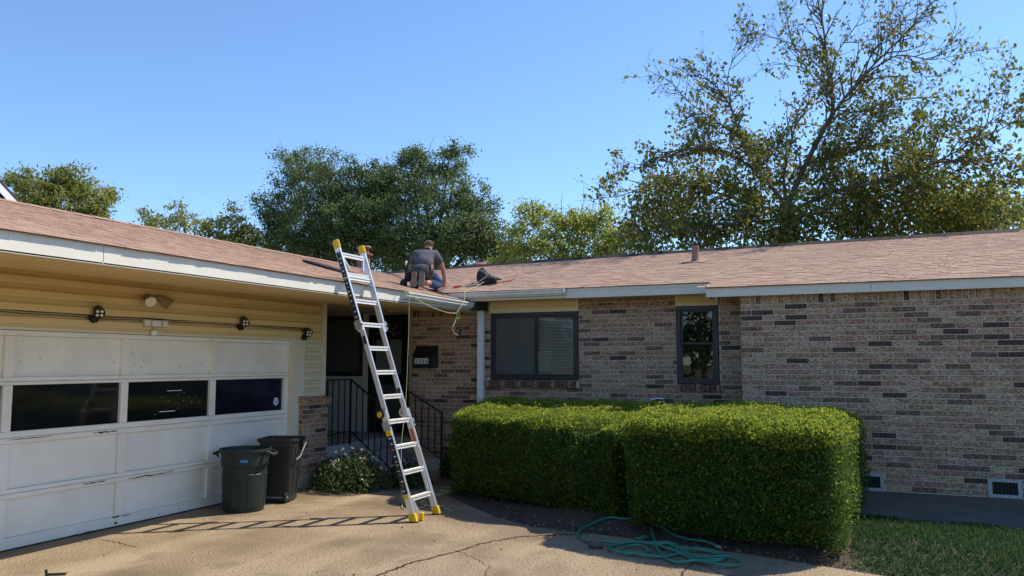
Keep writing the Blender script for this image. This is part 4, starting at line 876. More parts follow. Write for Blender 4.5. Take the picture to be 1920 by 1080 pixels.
# tool bag, hammer, bar, tape on the roof
def onM(x, y, h=0): return Vector((x, y, main_z(x, y) + .018 + h))
t = thing('tool_bag', onM(-5.79, 12.02), 'slumped black canvas tool bag with grey strap on the roof slope', 'bag')
c = onM(-5.79, 12.05); V = []; n = 14; prof = [(.13, .0), (.15, .03), (.15, .09), (.13, .15), (.085, .20), (.035, .225)]
rb_ = random.Random(4); b = MB(); wob = [1 + rb_.uniform(-.16, .16) for _ in range(n)]
for i_, (r_, z) in enumerate(prof):
    for k in range(n):
        a = 6.283 * k / n; w_ = 1 + (wob[k] - 1) * (.5 + i_ * .25); V.append((c.x - .06 * i_ / 5 + r_ * w_ * 1.02 * math.cos(a), c.y + r_ * w_ * .8 * math.sin(a), c.z + z * (1 + .25 * math.cos(a + 2.2)) + .24 * r_ * w_ * .8 * math.sin(a) * (1 - i_ / 5)))
b.add(V, [(i_ * n + k, i_ * n + (k + 1) % n, (i_ + 1) * n + (k + 1) % n, (i_ + 1) * n + k) for i_ in range(5) for k in range(n)] + [tuple(5 * n + k for k in range(n))], M['canvas']); b.build('body', t)
b = MB(); b.hexa([(c.x + .10, c.y - .1, c.z), (c.x + .25, c.y - .02, c.z + .05), (c.x + .24, c.y + .08, c.z + .06), (c.x + .08, c.y + .1, c.z + .05), (c.x + .08, c.y - .1, c.z + .10), (c.x + .25, c.y - .02, c.z + .07), (c.x + .24, c.y + .08, c.z + .08), (c.x + .06, c.y + .1, c.z + .14)], M['canvas']); b.build('flap', t, bevel=.01)
b = MB(); sp = smooth([(c.x - .11, c.y - .06, c.z + .22), (c.x - .02, c.y - .13, c.z + .20), (c.x + .07, c.y - .15, c.z + .12), (c.x - .02, c.y - .16, c.z + .05), (c.x - .1, c.y - .22, c.z - .03)], 5)
for a_, e_ in zip(sp[:-1], sp[1:]): b.bar(a_, e_, .022, .006, M['strap'], up=(0, -1, .3))
b.build('strap', t)
t = thing('hammer', onM(-6.1, 11.75), 'roofing hammer with red grip lying on shingles beside the kneeling roofer', 'hammer')
b = MB(); b.tube([onM(-6.22, 11.66, .015), onM(-6.12, 11.74, .016)], [.019, .016], M['red'], 8); b.build('grip', t)
b = MB(); b.tube([onM(-6.12, 11.74, .016), onM(-5.98, 11.9, .02)], .009, M['strap'], 8); b.build('shaft', t)
b = MB(); b.obox(onM(-5.975, 11.905, .03), Vector((.05, -.045, 0)), Vector((.012, .013, 0)), Vector((0, 0, .016)), M['steel']); b.build('head', t)
t = thing('pry_bar', onM(-5.5, 12.2), 'thin red pry bar lying on the shingles right of the black bag', 'tool')
b = MB(); b.tube([onM(-5.60, 12.03, .012), onM(-5.42, 12.24, .012), onM(-5.38, 12.3, .03)], [.009, .009, .006], M['red'], 8); b.build('bar', t)
t = thing('chalk_reel', onM(-5.62, 11.99), 'small black chalk line reel standing on shingles next to the black bag', 'tool')
b = MB(); b.lathe(onM(-5.61, 11.97), [(0, 0), (.03, 0), (.034, .01), (.034, .075), (.026, .085), (0, .085)], M['rubber'], 12); b.build('case', t)
b = MB(); b.tube([onM(-5.61, 11.97, .085), onM(-5.61, 11.97, .1)], .01, M['steel'], 8); b.build('button', t)
# driveway bits
t = thing('wood_chunk', (-2.44, 7.51, 0), 'short weathered wood chunk on the shaded driveway left of the hose', 'wood')
b = MB(); rb_ = random.Random(3); b.lathe((0, 0, 0), [(0, -.075), (.03, -.07), (.036, -.03), (.033, .03), (.037, .065), (0, .07)], M['bark'], 11, Matrix.Rotation(math.pi / 2, 3, 'Y')); b.v = [(x * 1 - 2.44, y * (1 + rb_.uniform(-.15, .15)) + 7.51, z * (1 + rb_.uniform(-.15, .15)) + .035) for x, y, z in b.v]; b.build('chunk', t)
t = thing('metal_scrap', (-6.3, 4.72, 0), 'small bent black metal scrap on the sunlit driveway by the garage door', 'scrap')
b = MB(); b.bar((-6.35, 4.70, .012), (-6.22, 4.78, .012), .025, .012, M['black']); b.bar((-6.35, 4.70, .0), (-6.355, 4.695, .05), .02, .012, M['black'], up=(1, 0, 0)); b.build('bracket', t)
b = MB(); rb_ = random.Random(9)
V = [(-2.7 + .09 * (i_ - 1) + rb_.uniform(-.01, .01), 11.15 + .06 * (j_ - 1) + rb_.uniform(-.01, .01), 1.25 + rb_.uniform(0, .05)) for j_ in range(3) for i_ in range(3)]
b.add(V, [(0, 1, 4, 3), (1, 2, 5, 4), (3, 4, 7, 6), (4, 5, 8, 7)], M['white']); b.build('paper_scrap', label='crumpled white paper scrap lying on top of the hedge', cat='litter')

# ------------------------------------------------------------------ PERSON (kneeling roofer)
def skin(name, nodes, edges, m, parent, sub=2, root=0):
    me = bpy.data.meshes.new(name); me.from_pydata([n_[0] for n_ in nodes], edges, []); o = bpy.data.objects.new(name, me); COL.objects.link(o)
    o.modifiers.new('s', 'SKIN'); sv = me.skin_vertices[0].data
    for i_, n_ in enumerate(nodes):
        r_ = n_[1]; sv[i_].radius = r_ if isinstance(r_, tuple) else (r_, r_); sv[i_].use_root = i_ == root
    s_ = o.modifiers.new('sub', 'SUBSURF'); s_.levels = sub; s_.render_levels = sub
    dg = bpy.context.evaluated_depsgraph_get(); dg.update(); m2 = bpy.data.meshes.new_from_object(o.evaluated_get(dg)); bpy.data.objects.remove(o)
    m2.materials.clear(); m2.materials.append(m); m2.polygons.foreach_set('use_smooth', [True] * len(m2.polygons)); m2.polygons.foreach_set('material_index', [0] * len(m2.polygons))
    return link(name, m2, parent)
px_, py_ = -6.44, 10.93
person = thing('person', (px_, py_, gar_z(px_) + .02), 'person in faded charcoal t-shirt, jeans and tan cap kneeling bent over on the roof', 'person')
person.rotation_euler = (0, 0, R(19)); person.scale = (1.0, 1.04, 1.08)
N = [((0, .20, .34), .085), ((0, .30, .43), .10), ((0, .43, .53), .12), ((0, .53, .60), .06), ((0.01, .575, .645), .05), ((.012, .61, .70), (.075, .085)), ((.012, .635, .755), (.06, .07)),
     ((.17, .47, .55), .06), ((.235, .50, .45), .05), ((.285, .53, .31), .042), ((.295, .57, .17), .036), ((.28, .61, .10), .027), ((.28, .645, .085), .034),
     ((-.17, .47, .55), .06), ((-.24, .52, .44), .05), ((-.26, .60, .32), .042), ((-.20, .70, .24), .036), ((-.13, .78, .17), .027), ((-.11, .82, .13), .034),
     ((.10, .20, .27), .07), ((.17, .36, .16), .075), ((.22, .50, .10), .066), ((.17, .30, .075), .06), ((.11, .07, .10), .042), ((.10, .0, .06), .04),
     ((-.10, .20, .27), .07), ((-.15, .36, .16), .075), ((-.19, .50, .10), .066), ((-.14, .30, .075), .06), ((-.09, .07, .10), .042), ((-.085, .0, .06), .04)]
E_ = [(0, 1), (1, 2), (2, 3), (3, 4), (4, 5), (5, 6), (2, 7), (7, 8), (8, 9), (9, 10), (10, 11), (11, 12), (2, 13), (13, 14), (14, 15), (15, 16), (16, 17), (17, 18), (0, 19), (19, 20), (20, 21), (21, 22), (22, 23), (23, 24), (0, 25), (25, 26), (26, 27), (27, 28), (28, 29), (29, 30)]
body = skin('body', N, E_, M['skin'], person)
for hx, hy, hz, sg in ((.28, .645, .085, 1), (-.11, .82, .13, -1)):   # fingers and thumb
    for k in range(4):
        x = hx + (k - 1.5) * .017; l_ = (.055, .068, .065, .05)[k]
        skin('finger', [((x, hy, hz), .009), ((x, hy + l_ * .7, hz + .012), .0085), ((x, hy + l_ * 1.25, hz - .006), .0075)], [(0, 1), (1, 2)], M['skin'], body, 1)
    skin('thumb', [((hx - sg * .02, hy - .02, hz), .011), ((hx - sg * .05, hy + .015, hz + .004), .010), ((hx - sg * .055, hy + .045, hz - .004), .008)], [(0, 1), (1, 2)], M['skin'], body, 1)
skin('shirt', [((0, .12, .325), (.158, .105)), ((0, .29, .445), (.168, .124)), ((0, .41, .535), (.165, .115)), ((0, .50, .585), (.085, .07)), ((.16, .45, .55), .088), ((.215, .49, .475), .072), ((.245, .505, .41), .066), ((-.16, .45, .55), .088), ((-.22, .50, .47), .072), ((-.245, .53, .41), .066)],
     [(0, 1), (1, 2), (2, 3), (2, 4), (4, 5), (5, 6), (2, 7), (7, 8), (8, 9)], M['shirt'], person)
skin('jeans', [((0, .20, .31), (.10, .08)), ((.10, .19, .25), .10), ((.18, .36, .17), .095), ((.235, .50, .10), .082), ((.18, .30, .08), .075), ((.12, .12, .10), .062), ((-.10, .19, .25), .10), ((-.15, .36, .17), .095), ((-.195, .50, .10), .082), ((-.14, .30, .08), .075), ((-.10, .12, .10), .062), ((0, .22, .33), (.09, .07))],
     [(0, 1), (1, 2), (2, 3), (3, 4), (4, 5), (0, 6), (6, 7), (7, 8), (8, 9), (9, 10), (0, 11)], M['jeans'], person)
skin('work_shorts', [((-.135, .20, .22), .115), ((-.10, .11, .245), .125), ((0, .10, .275), (.13, .12)), ((.10, .11, .245), .125), ((.135, .20, .22), .115)], [(0, 1), (1, 2), (2, 3), (3, 4)], M['greypants'], person)
def child(name, verts_boxes, m, bevel=.01):
    b = MB()
    for pts in verts_boxes: b.hexa(pts, m)
    me = bpy.data.meshes.new(name); me.from_pydata(b.v, [], b.f); me.materials.append(m)
    bm = bmesh.new(); bm.from_mesh(me); bmesh.ops.bevel(bm, geom=bm.edges[:], offset=bevel, segments=2, affect='EDGES', clamp_overlap=True); bm.to_mesh(me); bm.free(); me.polygons.foreach_set('use_smooth', [True] * len(me.polygons))
    return link(name, me, person)
for sx in (-.082, .042):   # boots: soles facing back
    w1, w2 = .052, .046; x = sx
    b = MB(); V = []; out = []
    for k in range(17):   # sole outline: heel up, toe down
        a = 2 * math.pi * k / 16
    zz = [.012, .05, .10, .15, .20, .235, .25]; ww = [.030, .05, .052, .041, .043, .038, .018]
    left = [(x - w_, z) for w_, z in zip(ww, zz)]; right = [(x + w_, z) for w_, z in zip(ww, zz)][::-1]; o_ = left + right; n = len(o_)
    V = [(px2, -.075 + (z - .1) * .10 + dy, z) for dy in (0, .028) for px2, z in o_]
    b.add(V, [tuple(range(n - 1, -1, -1)), tuple(range(n, 2 * n))] + [(i_, (i_ + 1) % n, n + (i_ + 1) % n, n + i_) for i_ in range(n)], M['sole'])
    me = bpy.data.meshes.new('boot_sole'); me.from_pydata(b.v, [], b.f); me.materials.append(M['sole']); flat(me); link('boot_sole', me, person)
    skin('boot', [((x, -.03, .05), (.045, .03)), ((x, -.025, .13), (.044, .035)), ((x, -.02, .20), (.04, .04)), ((x + .0, .06, .16), (.05, .05))], [(0, 1), (1, 2), (2, 3)], M['sole'], person)
# belt with pouches
b = MB(); P = []
for k in range(25):
    a = 6.283 * k / 24; P.append((.172 * math.cos(a), .20 + .14 * math.sin(a), .375 + .05 * math.sin(a)))
for (a_, e_) in zip(P[:-1], P[1:]): b.bar(a_, e_, .02, .045, M['leather'], up=(0, -.4, 1))
me = bpy.data.meshes.new('tool_belt'); me.from_pydata(b.v, [], b.f); me.materials.append(M['leather']); flat(me); belt = link('tool_belt', me, person)
child('pouch', [[(-.27, .02, .10), (-.15, .0, .10), (-.15, .14, .12), (-.26, .16, .12), (-.25, .06, .36), (-.155, .05, .38), (-.155, .17, .37), (-.24, .18, .36)]], M['canvas'], .02)
child('pouch', [[(-.335, .0, .0), (-.23, -.03, .0), (-.22, .1, .02), (-.32, .12, .02), (-.33, .02, .14), (-.23, .0, .15), (-.23, .12, .15), (-.31, .13, .14)]], M['canvas'], .02)
child('pouch', [[(.14, .02, .20), (.19, .03, .20), (.20, .14, .21), (.15, .16, .21), (.145, .06, .37), (.19, .07, .37), (.195, .17, .37), (.15, .18, .37)]], M['leather'], .015)
child('nail_strip', [[(-.275, .1, .36), (-.235, .08, .36), (-.235, .12, .36), (-.275, .13, .36), (-.265, .1, .43), (-.235, .08, .43), (-.235, .12, .43), (-.265, .13, .43)]], M['white'], .008)
skin('hair', [((.012, .57, .70), (.078, .075)), ((.012, .60, .74), (.082, .075))], [(0, 1)], M['hair'], person)
skin('cap', [((.014, .605, .735), (.092, .075)), ((.014, .63, .775), (.085, .06)), ((.016, .65, .80), (.05, .035))], [(0, 1), (1, 2)], M['cap'], person)
child('cap_brim', [[(-.06, .69, .755), (.09, .69, .755), (.07, .78, .72), (-.04, .78, .72), (-.06, .69, .77), (.09, .69, .77), (.07, .78, .73), (-.04, .78, .73)]], M['cap'], .006)

# ------------------------------------------------------------------ hedges, shrubs, grass
def nz(P, f, s_=0):   # cheap smooth noise
    x, y, z = P[:, 0] * f, P[:, 1] * f, P[:, 2] * f
    return (np.sin(x * 1.7 + 1.3 * np.sin(y * 1.1 + s_) + s_) + np.sin(y * 2.1 + 1.7 * np.sin(z * 1.3 + s_ * 2)) + np.sin(z * 1.9 + 1.5 * np.sin(x * 1.2 + s_ * 3))) / 3
def hedge_pts(n, foot, ztop, zb, seed, ex=9.0):
    f = rng.random(n); Pn = rng.uniform(-1, 1, (n, 3)); face = rng.choice(5, n, p=(.34, .06, .12, .10, .38))
    for k, (ax, v) in enumerate(((1, -1), (1, 1), (0, -1), (0, 1), (2, 1))): Pn[face == k, ax] = v
    nr = (np.abs(Pn) ** ex).sum(1) ** (1 / ex); Q = Pn / nr[:, None]
    Nn = np.sign(Q) * np.abs(Q) ** (ex - 1); Nn /= np.linalg.norm(Nn, axis=1)[:, None]
    return Q, Nn
def to_world(Q, foot, ztop, zb):
    u, v, w_ = (Q[:, 0] + 1) / 2, (Q[:, 1] + 1) / 2, (Q[:, 2] + 1) / 2; A, B, Cc, D = map(np.array, foot)
    XY = ((1 - u) * (1 - v))[:, None] * A + (u * (1 - v))[:, None] * B + (u * v)[:, None] * Cc + ((1 - u) * v)[:, None] * D
    cx = XY.mean(0); zt = ztop[0] + (ztop[1] - ztop[0]) * v
    return np.column_stack([XY, zb + (zt - zb) * w_])
def hedge(name, foot, ztop, zb, n, label, seed, dents=()):
    c = np.mean(np.array(foot), 0); t = thing(name, (c[0], c[1], 0), label, 'hedge', 'clipped hedges before the brick front')
    Q, Nn = hedge_pts(n, foot, ztop, zb, seed); P = to_world(Q, foot, ztop, zb)
    amp = .035 * nz(P, 2.4, seed) + .03 * nz(P, 6.5, seed + 1) + .02 * nz(P, 15, seed + 2)
    taper = np.clip((.5 - P[:, 2]) / .5, 0, 1) ** 2 * .25 * np.abs(Nn[:, 1:2].ravel())
    dep = amp - .15 * rng.random(n) ** 1.3 - taper + .07 * rng.random(n) * (rng.random(n) > .975)
    for (dx, dy, dz, r_, k_) in dents: dep -= k_ * np.exp(-((P - np.array((dx, dy, dz))) ** 2).sum(1) / r_ ** 2)
    P = P + Nn * dep[:, None]
    thin = rng.random(n) < .8 + .2 * np.clip((P[:, 2] - .0) / .3, 0, 1)
    P, Nn = P[thin], Nn[thin]
    new = rng.random(len(P)) < np.where(P[:, 2] > 1.02 + .05 * nz(P, 5, seed), .62, .055)   # fresh growth on top, its sunlit brightness put into the tint; older leaves below
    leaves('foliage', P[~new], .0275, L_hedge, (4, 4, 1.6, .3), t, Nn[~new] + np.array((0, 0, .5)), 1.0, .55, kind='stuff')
    leaves('sunlit_new_growth', P[new] + Nn[new] * .012, .027, L_sunlit_new, (3, 4, 2), t, Nn[new] + np.array((0, 0, .6)), .7, .5, kind='stuff')
    m = 26; g = np.linspace(-1, 1, m); b = MB()
    for ax, sgn in ((0, -1), (0, 1), (1, -1), (1, 1), (2, 1)):
        a_, b_ = [q_ for q_ in range(3) if q_ != ax]; GA, GB = np.meshgrid(g, g); q_ = np.zeros((m * m, 3)); q_[:, ax] = sgn; q_[:, a_] = GA.ravel(); q_[:, b_] = GB.ravel()
        qn = q_ / ((np.abs(q_) ** 9).sum(1) ** (1 / 9))[:, None]; nn = np.sign(qn) * np.abs(qn) ** 8; nn /= np.linalg.norm(nn, axis=1)[:, None]; w_ = to_world(qn, foot, ztop, zb)
        am = .035 * nz(w_, 2.4, seed) + .03 * nz(w_, 6.5, seed + 1) - .17 - np.clip((.5 - w_[:, 2]) / .5, 0, 1) ** 2 * .25 * np.abs(nn[:, 1])
        for (dx, dy, dz, r_, k_) in dents: am -= k_ * np.exp(-((w_ - np.array((dx, dy, dz))) ** 2).sum(1) / r_ ** 2)
        w_ = w_ + nn * am[:, None]
        b.add([tuple(x) for x in w_], [(i_ * m + k, i_ * m + k + 1, (i_ + 1) * m + k + 1, (i_ + 1) * m + k) for i_ in range(m - 1) for k in range(m - 1)], M['twig'])
    b.build('branches', t)
    b = MB(); rh = random.Random(seed)
    for k in range(9):
        u = rh.random(); x = foot[0][0] + (foot[1][0] - foot[0][0]) * u; y = foot[0][1] + (foot[1][1] - foot[0][1]) * u + rh.uniform(.35, .8); b.tube([(x, y, -.02), (x + rh.uniform(-.05, .05), y, .2), (x + rh.uniform(-.15, .15), y + .1, .5)], [.02, .015, .01], M['bark'], 6)
    b.build('stems', t, kind='stuff')
sp_ = MB(); sp_.poly([(-3.9, 8.46, .005), (-3.9, 11.68, .005), (-5.65, 11.68, .005), (-5.65, 11.0, .005), (-5.2, 9.6, .005), (-4.5, 8.98, .005)][::-1][::-1], M['soil']); sp_.build('soil_bed', kind='structure')
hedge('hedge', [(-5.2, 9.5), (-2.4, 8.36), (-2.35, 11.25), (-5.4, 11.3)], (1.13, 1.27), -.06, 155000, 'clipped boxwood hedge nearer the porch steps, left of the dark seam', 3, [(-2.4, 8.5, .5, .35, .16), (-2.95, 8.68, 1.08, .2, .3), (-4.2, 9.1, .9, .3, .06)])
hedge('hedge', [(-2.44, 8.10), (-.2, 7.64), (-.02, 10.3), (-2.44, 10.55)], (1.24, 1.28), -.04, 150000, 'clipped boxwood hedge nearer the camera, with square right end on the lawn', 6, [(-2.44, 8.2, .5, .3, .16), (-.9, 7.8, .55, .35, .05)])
# small shrub with pale blossoms beside the pier
def mound(name, c, rx, ry, h, n, size, mats, wts, label, stems=10, flowers=0):
    t = thing(name, c, label, 'shrub'); cx, cy, cz = c
    d_ = rng.normal(size=(n, 3)); d_[:, 2] = np.abs(d_[:, 2]); d_ /= np.linalg.norm(d_, axis=1)[:, None]; r_ = rng.random(n) ** .35
    P = d_ * r_[:, None] * np.array((rx, ry, h)); P *= (1 + .22 * nz(P * 4, 1.5, n % 7))[:, None]; P += np.array((cx, cy, cz + .02))
    leaves('foliage', P, size, mats, wts, t, d_ + np.array((0, 0, .6)), .7, .5, kind='stuff')
    b = MB(); rs_ = random.Random(n)
    for k in range(stems):
        a = rs_.uniform(0, 6.28); q_ = rs_.uniform(.3, .95); b.tube([(cx + .1 * math.cos(a), cy + .1 * math.sin(a), cz), (cx + rx * q_ * .6 * math.cos(a), cy + ry * q_ * .6 * math.sin(a), cz + h * .5), (cx + rx * q_ * math.cos(a), cy + ry * q_ * math.sin(a), cz + h * (1.05 - q_ * .5))], [.008, .006, .003], M['bark'], 5)
    b.build('stems', t, kind='stuff')
    if flowers:
        u = rng.random((flowers, 2)); a = u[:, 0] * 6.283; q_ = u[:, 1] ** .5 * .95; F_ = np.column_stack([cx + rx * q_ * np.cos(a), cy + ry * q_ * np.sin(a), cz + h * np.sqrt(1 - q_ ** 2) * 1.05 + .03])
        leaves('blossoms', np.repeat(F_, 4, 0) + rng.normal(size=(flowers * 4, 3)) * .012, .028, [M['flower']], (1,), t, None, 0, .8, kind='stuff')
mound('flowering_shrub', (-6.72, 9.55, 0), .62, .50, .52, 4200, .05, L_shrub, (5, 4, 1.6, 3), 'low shrub with pale blossoms at the foot of the brick pier', 16, 34)
mound('dark_shrub', (-6.05, 10.0, 0), .34, .34, .34, 1500, .045, L_shrub, (5, 1, .1, 6), 'small dark green shrub between flowering shrub and ladder', 8, 6)
mound('dark_plant', (-5.75, 11.2, 0), .40, .35, .5, 1500, .09, L_shrub, (5, 1, 0, 6), 'dark strappy plant in deep shade between step railing and hedge', 8)
# lawn blades, litter
n = 90000; X = rng.uniform(-.2, 5, n); Yv = rng.uniform(5.0, 9.3, n)
e_ = np.interp(X, ex, ey); yt = np.interp(X, [-.4, .03, .61, 1.31, 3, 7], [9.42, 9.31, 9.15, 9.02, 8.8, 8.4])
k_ = (Yv > e_ + .02 + .1 * rng.random(n)) & (Yv < yt + .03) & (X > -.18 + .25 * (Yv < 8) * rng.random(n)); X, Yv = X[k_], Yv[k_]; n = len(X)
Z = gz(X, Yv); h = .035 + .05 * rng.random(n) ** 1.5; a = rng.random(n) * 6.283; ln = rng.normal(size=(n, 2)) * .018; wd = .0028 + .002 * rng.random(n)
bx = np.column_stack([X, Yv, Z - .004]); s_ = np.column_stack([np.cos(a) * wd, np.sin(a) * wd, np.zeros(n)]); md = bx + np.column_stack([ln * .4, h * .6]); tp = bx + np.column_stack([ln * 1.3, h])
V = np.stack([bx - s_, bx + s_, md + s_ * .8, tp, md - s_ * .8], 1).reshape(-1, 3); i_ = np.arange(n)[:, None] * 5
Fq = np.concatenate([i_ + np.array([0, 1, 2, 4])]); Ft = i_ + np.array([4, 2, 3, 3])
mi = rng.choice(4, n, p=(.4, .35, .18, .07))
np_mesh('grass', V, np.concatenate([Fq, i_ + np.array([4, 2, 3])[[0, 1, 2, 2]]]) if False else Fq, mi, L_grass, kind='stuff')
n = 2600; X = rng.uniform(-5.2, .6, n); e_ = np.interp(X, [-5.2, -3.95, *ex], [9.9, 9.0, *ey]); Yv = e_ - .03 + rng.exponential(.22, n); k_ = Yv < e_ + .9; X, Yv = X[k_], Yv[k_]
Z = np.maximum(gz(X, Yv), np.where(X < -3.9, .006, -1)) + .008
leaves('fallen_leaves', np.column_stack([X, Yv, Z]), .026, L_litter[1:], (4, 1, 4), None, np.tile(np.array([[1, 0, 0]]), (len(X), 1)) * np.sign(rng.normal(size=(len(X), 1))), .5, .5, jit=.5, kind='stuff')
n = 140; X = rng.uniform(-7.3, -1, n); Yv = rng.uniform(4.5, 8.5, n); k_ = Yv < np.interp(X, [-7.4, -4, *ex], [9, 8.6, *ey]); leaves('leaf_litter', np.column_stack([X[k_], Yv[k_], np.full(k_.sum(), .008)]), .018, L_litter[1:], (2, 2, 3), None, jit=.5, kind='stuff')
# pebbles in the bed
n = 520; X = rng.uniform(-5.0, .2, n); e_ = np.interp(X, [-5.2, -3.95, *ex], [9.9, 9.0, *ey]); Yv = e_ + rng.exponential(.3, n) - .02
Z = np.maximum(gz(X, Yv), np.where(X < -3.9, .005, -1)); sz = .004 + .012 * rng.random(n) ** 3
oct_ = np.array([(1, 0, 0), (0, 1, 0), (-1, 0, 0), (0, -1, 0), (0, 0, 1), (0, 0, -.3)]); of = np.array([(0, 1, 4), (1, 2, 4), (2, 3, 4), (3, 0, 4), (1, 0, 5), (2, 1, 5), (3, 2, 5), (0, 3, 5)])
V = (np.column_stack([X, Yv, Z])[:, None, :] + oct_[None] * (sz[:, None, None] * rng.uniform(.6, 1.4, (n, 6, 1)))).reshape(-1, 3); F = (np.arange(n)[:, None, None] * 6 + of[None]).reshape(-1, 3)
np_mesh('gravel', V, F, np.repeat(rng.choice(2, n, p=(.7, .3)), 8), [M['walk'], M['slab']], kind='stuff')

# ------------------------------------------------------------------ trees behind the house
def rv(s_=1): return Vector((random.gauss(0, s_), random.gauss(0, s_), random.gauss(0, s_)))
def blob_tree(name, loc, blobs, leaf, mats, wts, label, dens, cl=.30, per=55, trunk=.22, aspect=.55, droop=.0, group=None, bare=0):
    t = thing(name, loc, label, 'tree', group); x0, y0, z0 = loc
    top = min(b_[2] for b_ in blobs); cen = np.mean(np.array(blobs), 0)
    tk = MB(); fork = Vector((x0, y0, max(1.2, top - 1.2))); tk.tube([(x0, y0, z0 - .1), (x0 + .05, y0, z0 + .6), fork], [trunk * 1.35, trunk, trunk * .85], M['bark'], 12); tk.build('trunk', t)
    br = MB(); pts = []
    for (bx_, by_, bz_, r_) in blobs:
        c_ = Vector((bx_, by_, bz_)); mid = fork.lerp(c_, .5) + Vector((0, 0, .15)) + rv(.12)
        path = smooth([fork, mid, c_], 5); br.tube(path, [trunk * .5 * (1 - .85 * q_ / (len(path) - 1)) for q_ in range(len(path))], M['bark'], 7)
        nc = max(4, int(dens * r_ * r_))
        for _ in range(nc):
            d_ = rv().normalized(); cc = c_ + d_ * r_ * random.random() ** .42; pts.append((cc, cl * random.uniform(.6, 1.25), d_))
            if random.random() < .5: br.tube([c_ + (cc - c_) * .15, c_ + (cc - c_) * .6 + rv(.06), cc + d_ * .12], [.022, .014, .005], M['bark'], 4, caps=False)
        for _ in range(bare): d_ = rv().normalized(); d_.z = abs(d_.z); e = c_ + d_ * r_ * 1.0; br.tube([c_ + d_ * r_ * .5, e + rv(.06), e + d_ * random.uniform(.15, .5) + rv(.08)], [.012, .008, .003], M['bark'], 4, caps=False)
    br.build('branches', t)
    C_ = np.array([p_[0] for p_ in pts]); rad = np.array([p_[1] for p_ in pts]); cnt = np.full(len(pts), per)
    P = np.repeat(C_, per, 0) + rng.normal(size=(len(C_) * per, 3)) * np.repeat(rad, per)[:, None] * np.array((.62, .62, .45))
    leaves('crown', P, leaf, mats, wts, t, np.repeat(np.array([p_[2] for p_ in pts]), per, 0), .35, aspect, droop, kind='stuff')
    return t
oak1 = [[-21.16, 26.0, 9.48, 1.3], [-18.79, 25.0, 8.71, 1.33], [-21.94, 26.0, 7.97, 1.09], [-19.51, 25.0, 7.19, 1.55], [-17.64, 24.5, 6.77, 1.39], [-21.2, 25.5, 6.3, 0.96], [-18.71, 25.0, 5.67, 1.22], [-17.98, 26.0, 8.31, 1.25], [-17.1, 25.5, 6.27, 1.22], [-22.33, 26.0, 7.1, 0.66]]
oak2 = [[-15.9, 27.0, 9.41, 0.94], [-14.42, 26.5, 9.15, 0.91], [-16.01, 26.0, 7.93, 1.22], [-14.09, 25.5, 7.48, 1.27], [-13.01, 26.0, 7.49, 0.97], [-14.92, 25.0, 6.27, 1.26], [-13.15, 25.0, 5.96, 1.23], [-12.22, 25.5, 6.17, 0.85], [-17.07, 26.5, 9.19, 0.73], [-11.9, 25.5, 5.38, 0.76], [-15.82, 25.0, 5.72, 0.98]]
oak1 += [[-17.03, 25.5, 8.66, 0.97], [-17.45, 24.6, 5.96, 0.99], [-20.0, 25.0, 6.37, 1.14], [-22.66, 26.0, 8.37, 0.66], [-22.28, 25.5, 6.14, 0.76]]
oak2 += [[-16.79, 25.0, 7.4, 1.09], [-16.17, 24.8, 6.32, 1.08], [-13.9, 24.8, 5.79, 1.04], [-12.72, 25.0, 6.32, 0.94], [-11.5, 25.3, 5.71, 0.75], [-16.28, 26.8, 9.83, 0.6], [-14.12, 26.8, 9.82, 0.58]]
blob_tree('oak_tree', (-19.5, 25.5, 0), oak1, .092, L_oak, (4, 4, 2, 3), 'dark evergreen oak behind the roof, left half of the big dark crown', 44, .30, 80, bare=4)
blob_tree('oak_tree', (-14.6, 25.8, 0), oak2, .092, L_oak, (3, 4, 3, 2), 'dark evergreen oak behind the kneeling person, with upright tufted top', 46, .28, 78, bare=6)
left1 = [[-29.47, 20.0, 8.55, 0.71], [-27.8, 20.0, 8.4, 0.89], [-27.29, 20.5, 8.46, 0.76], [-27.62, 19.5, 7.48, 0.97], [-26.28, 20.0, 7.46, 0.87], [-25.02, 20.0, 7.36, 0.57], [-25.4, 20.5, 7.98, 0.39], [-29.96, 20.0, 8.81, 0.41], [-27.51, 20.2, 8.83, 0.39], [-26.3, 20, 6.4, .8], [-28.8, 20, 7.2, .9]]
blob_tree('yellowing_tree', (-27.3, 20, 0), left1, .14, L_yell, (4, 4, 2.2, 2), 'yellowing tree above the garage ridge beside the white gable', 60, .26, 40, aspect=.42)
left2 = [[-26.98, 24.0, 7.78, 0.62], [-25.47, 24.0, 7.56, 0.76], [-24.01, 24.0, 7.13, 0.85], [-23.4, 24.5, 7.71, 0.6], [-22.07, 24.0, 6.78, 0.62], [-22.6, 24.0, 6.61, 0.83], [-27.27, 24.0, 7.46, 0.55], [-21.52, 24.0, 6.43, 0.51]]
blob_tree('thin_tree', (-24.3, 24, 0), left2, .14, L_yell, (3, 4, 2, 1.5), 'thin leafy tree low over the garage ridge left of the dark oaks', 44, .24, 30, aspect=.42, bare=2)
lime = [[-9.02, 22.0, 6.04, 0.56], [-8.0, 22.0, 5.73, 0.71], [-7.0, 22.0, 5.82, 0.54], [-7.63, 22.4, 6.09, 0.47], [-9.21, 21.6, 5.26, 0.71], [-7.99, 21.5, 4.86, 0.77], [-6.73, 21.6, 4.96, 0.75], [-6.29, 22.0, 5.45, 0.43], [-9.9, 21.8, 4.8, .6]]
blob_tree('lime_tree', (-8, 22, 0), lime, .085, L_lime, (3, 4, 3, 1), 'low bright lime green tree behind the ridge between oak and bare-branched tree', 90, .24, 55, .12, bare=4)
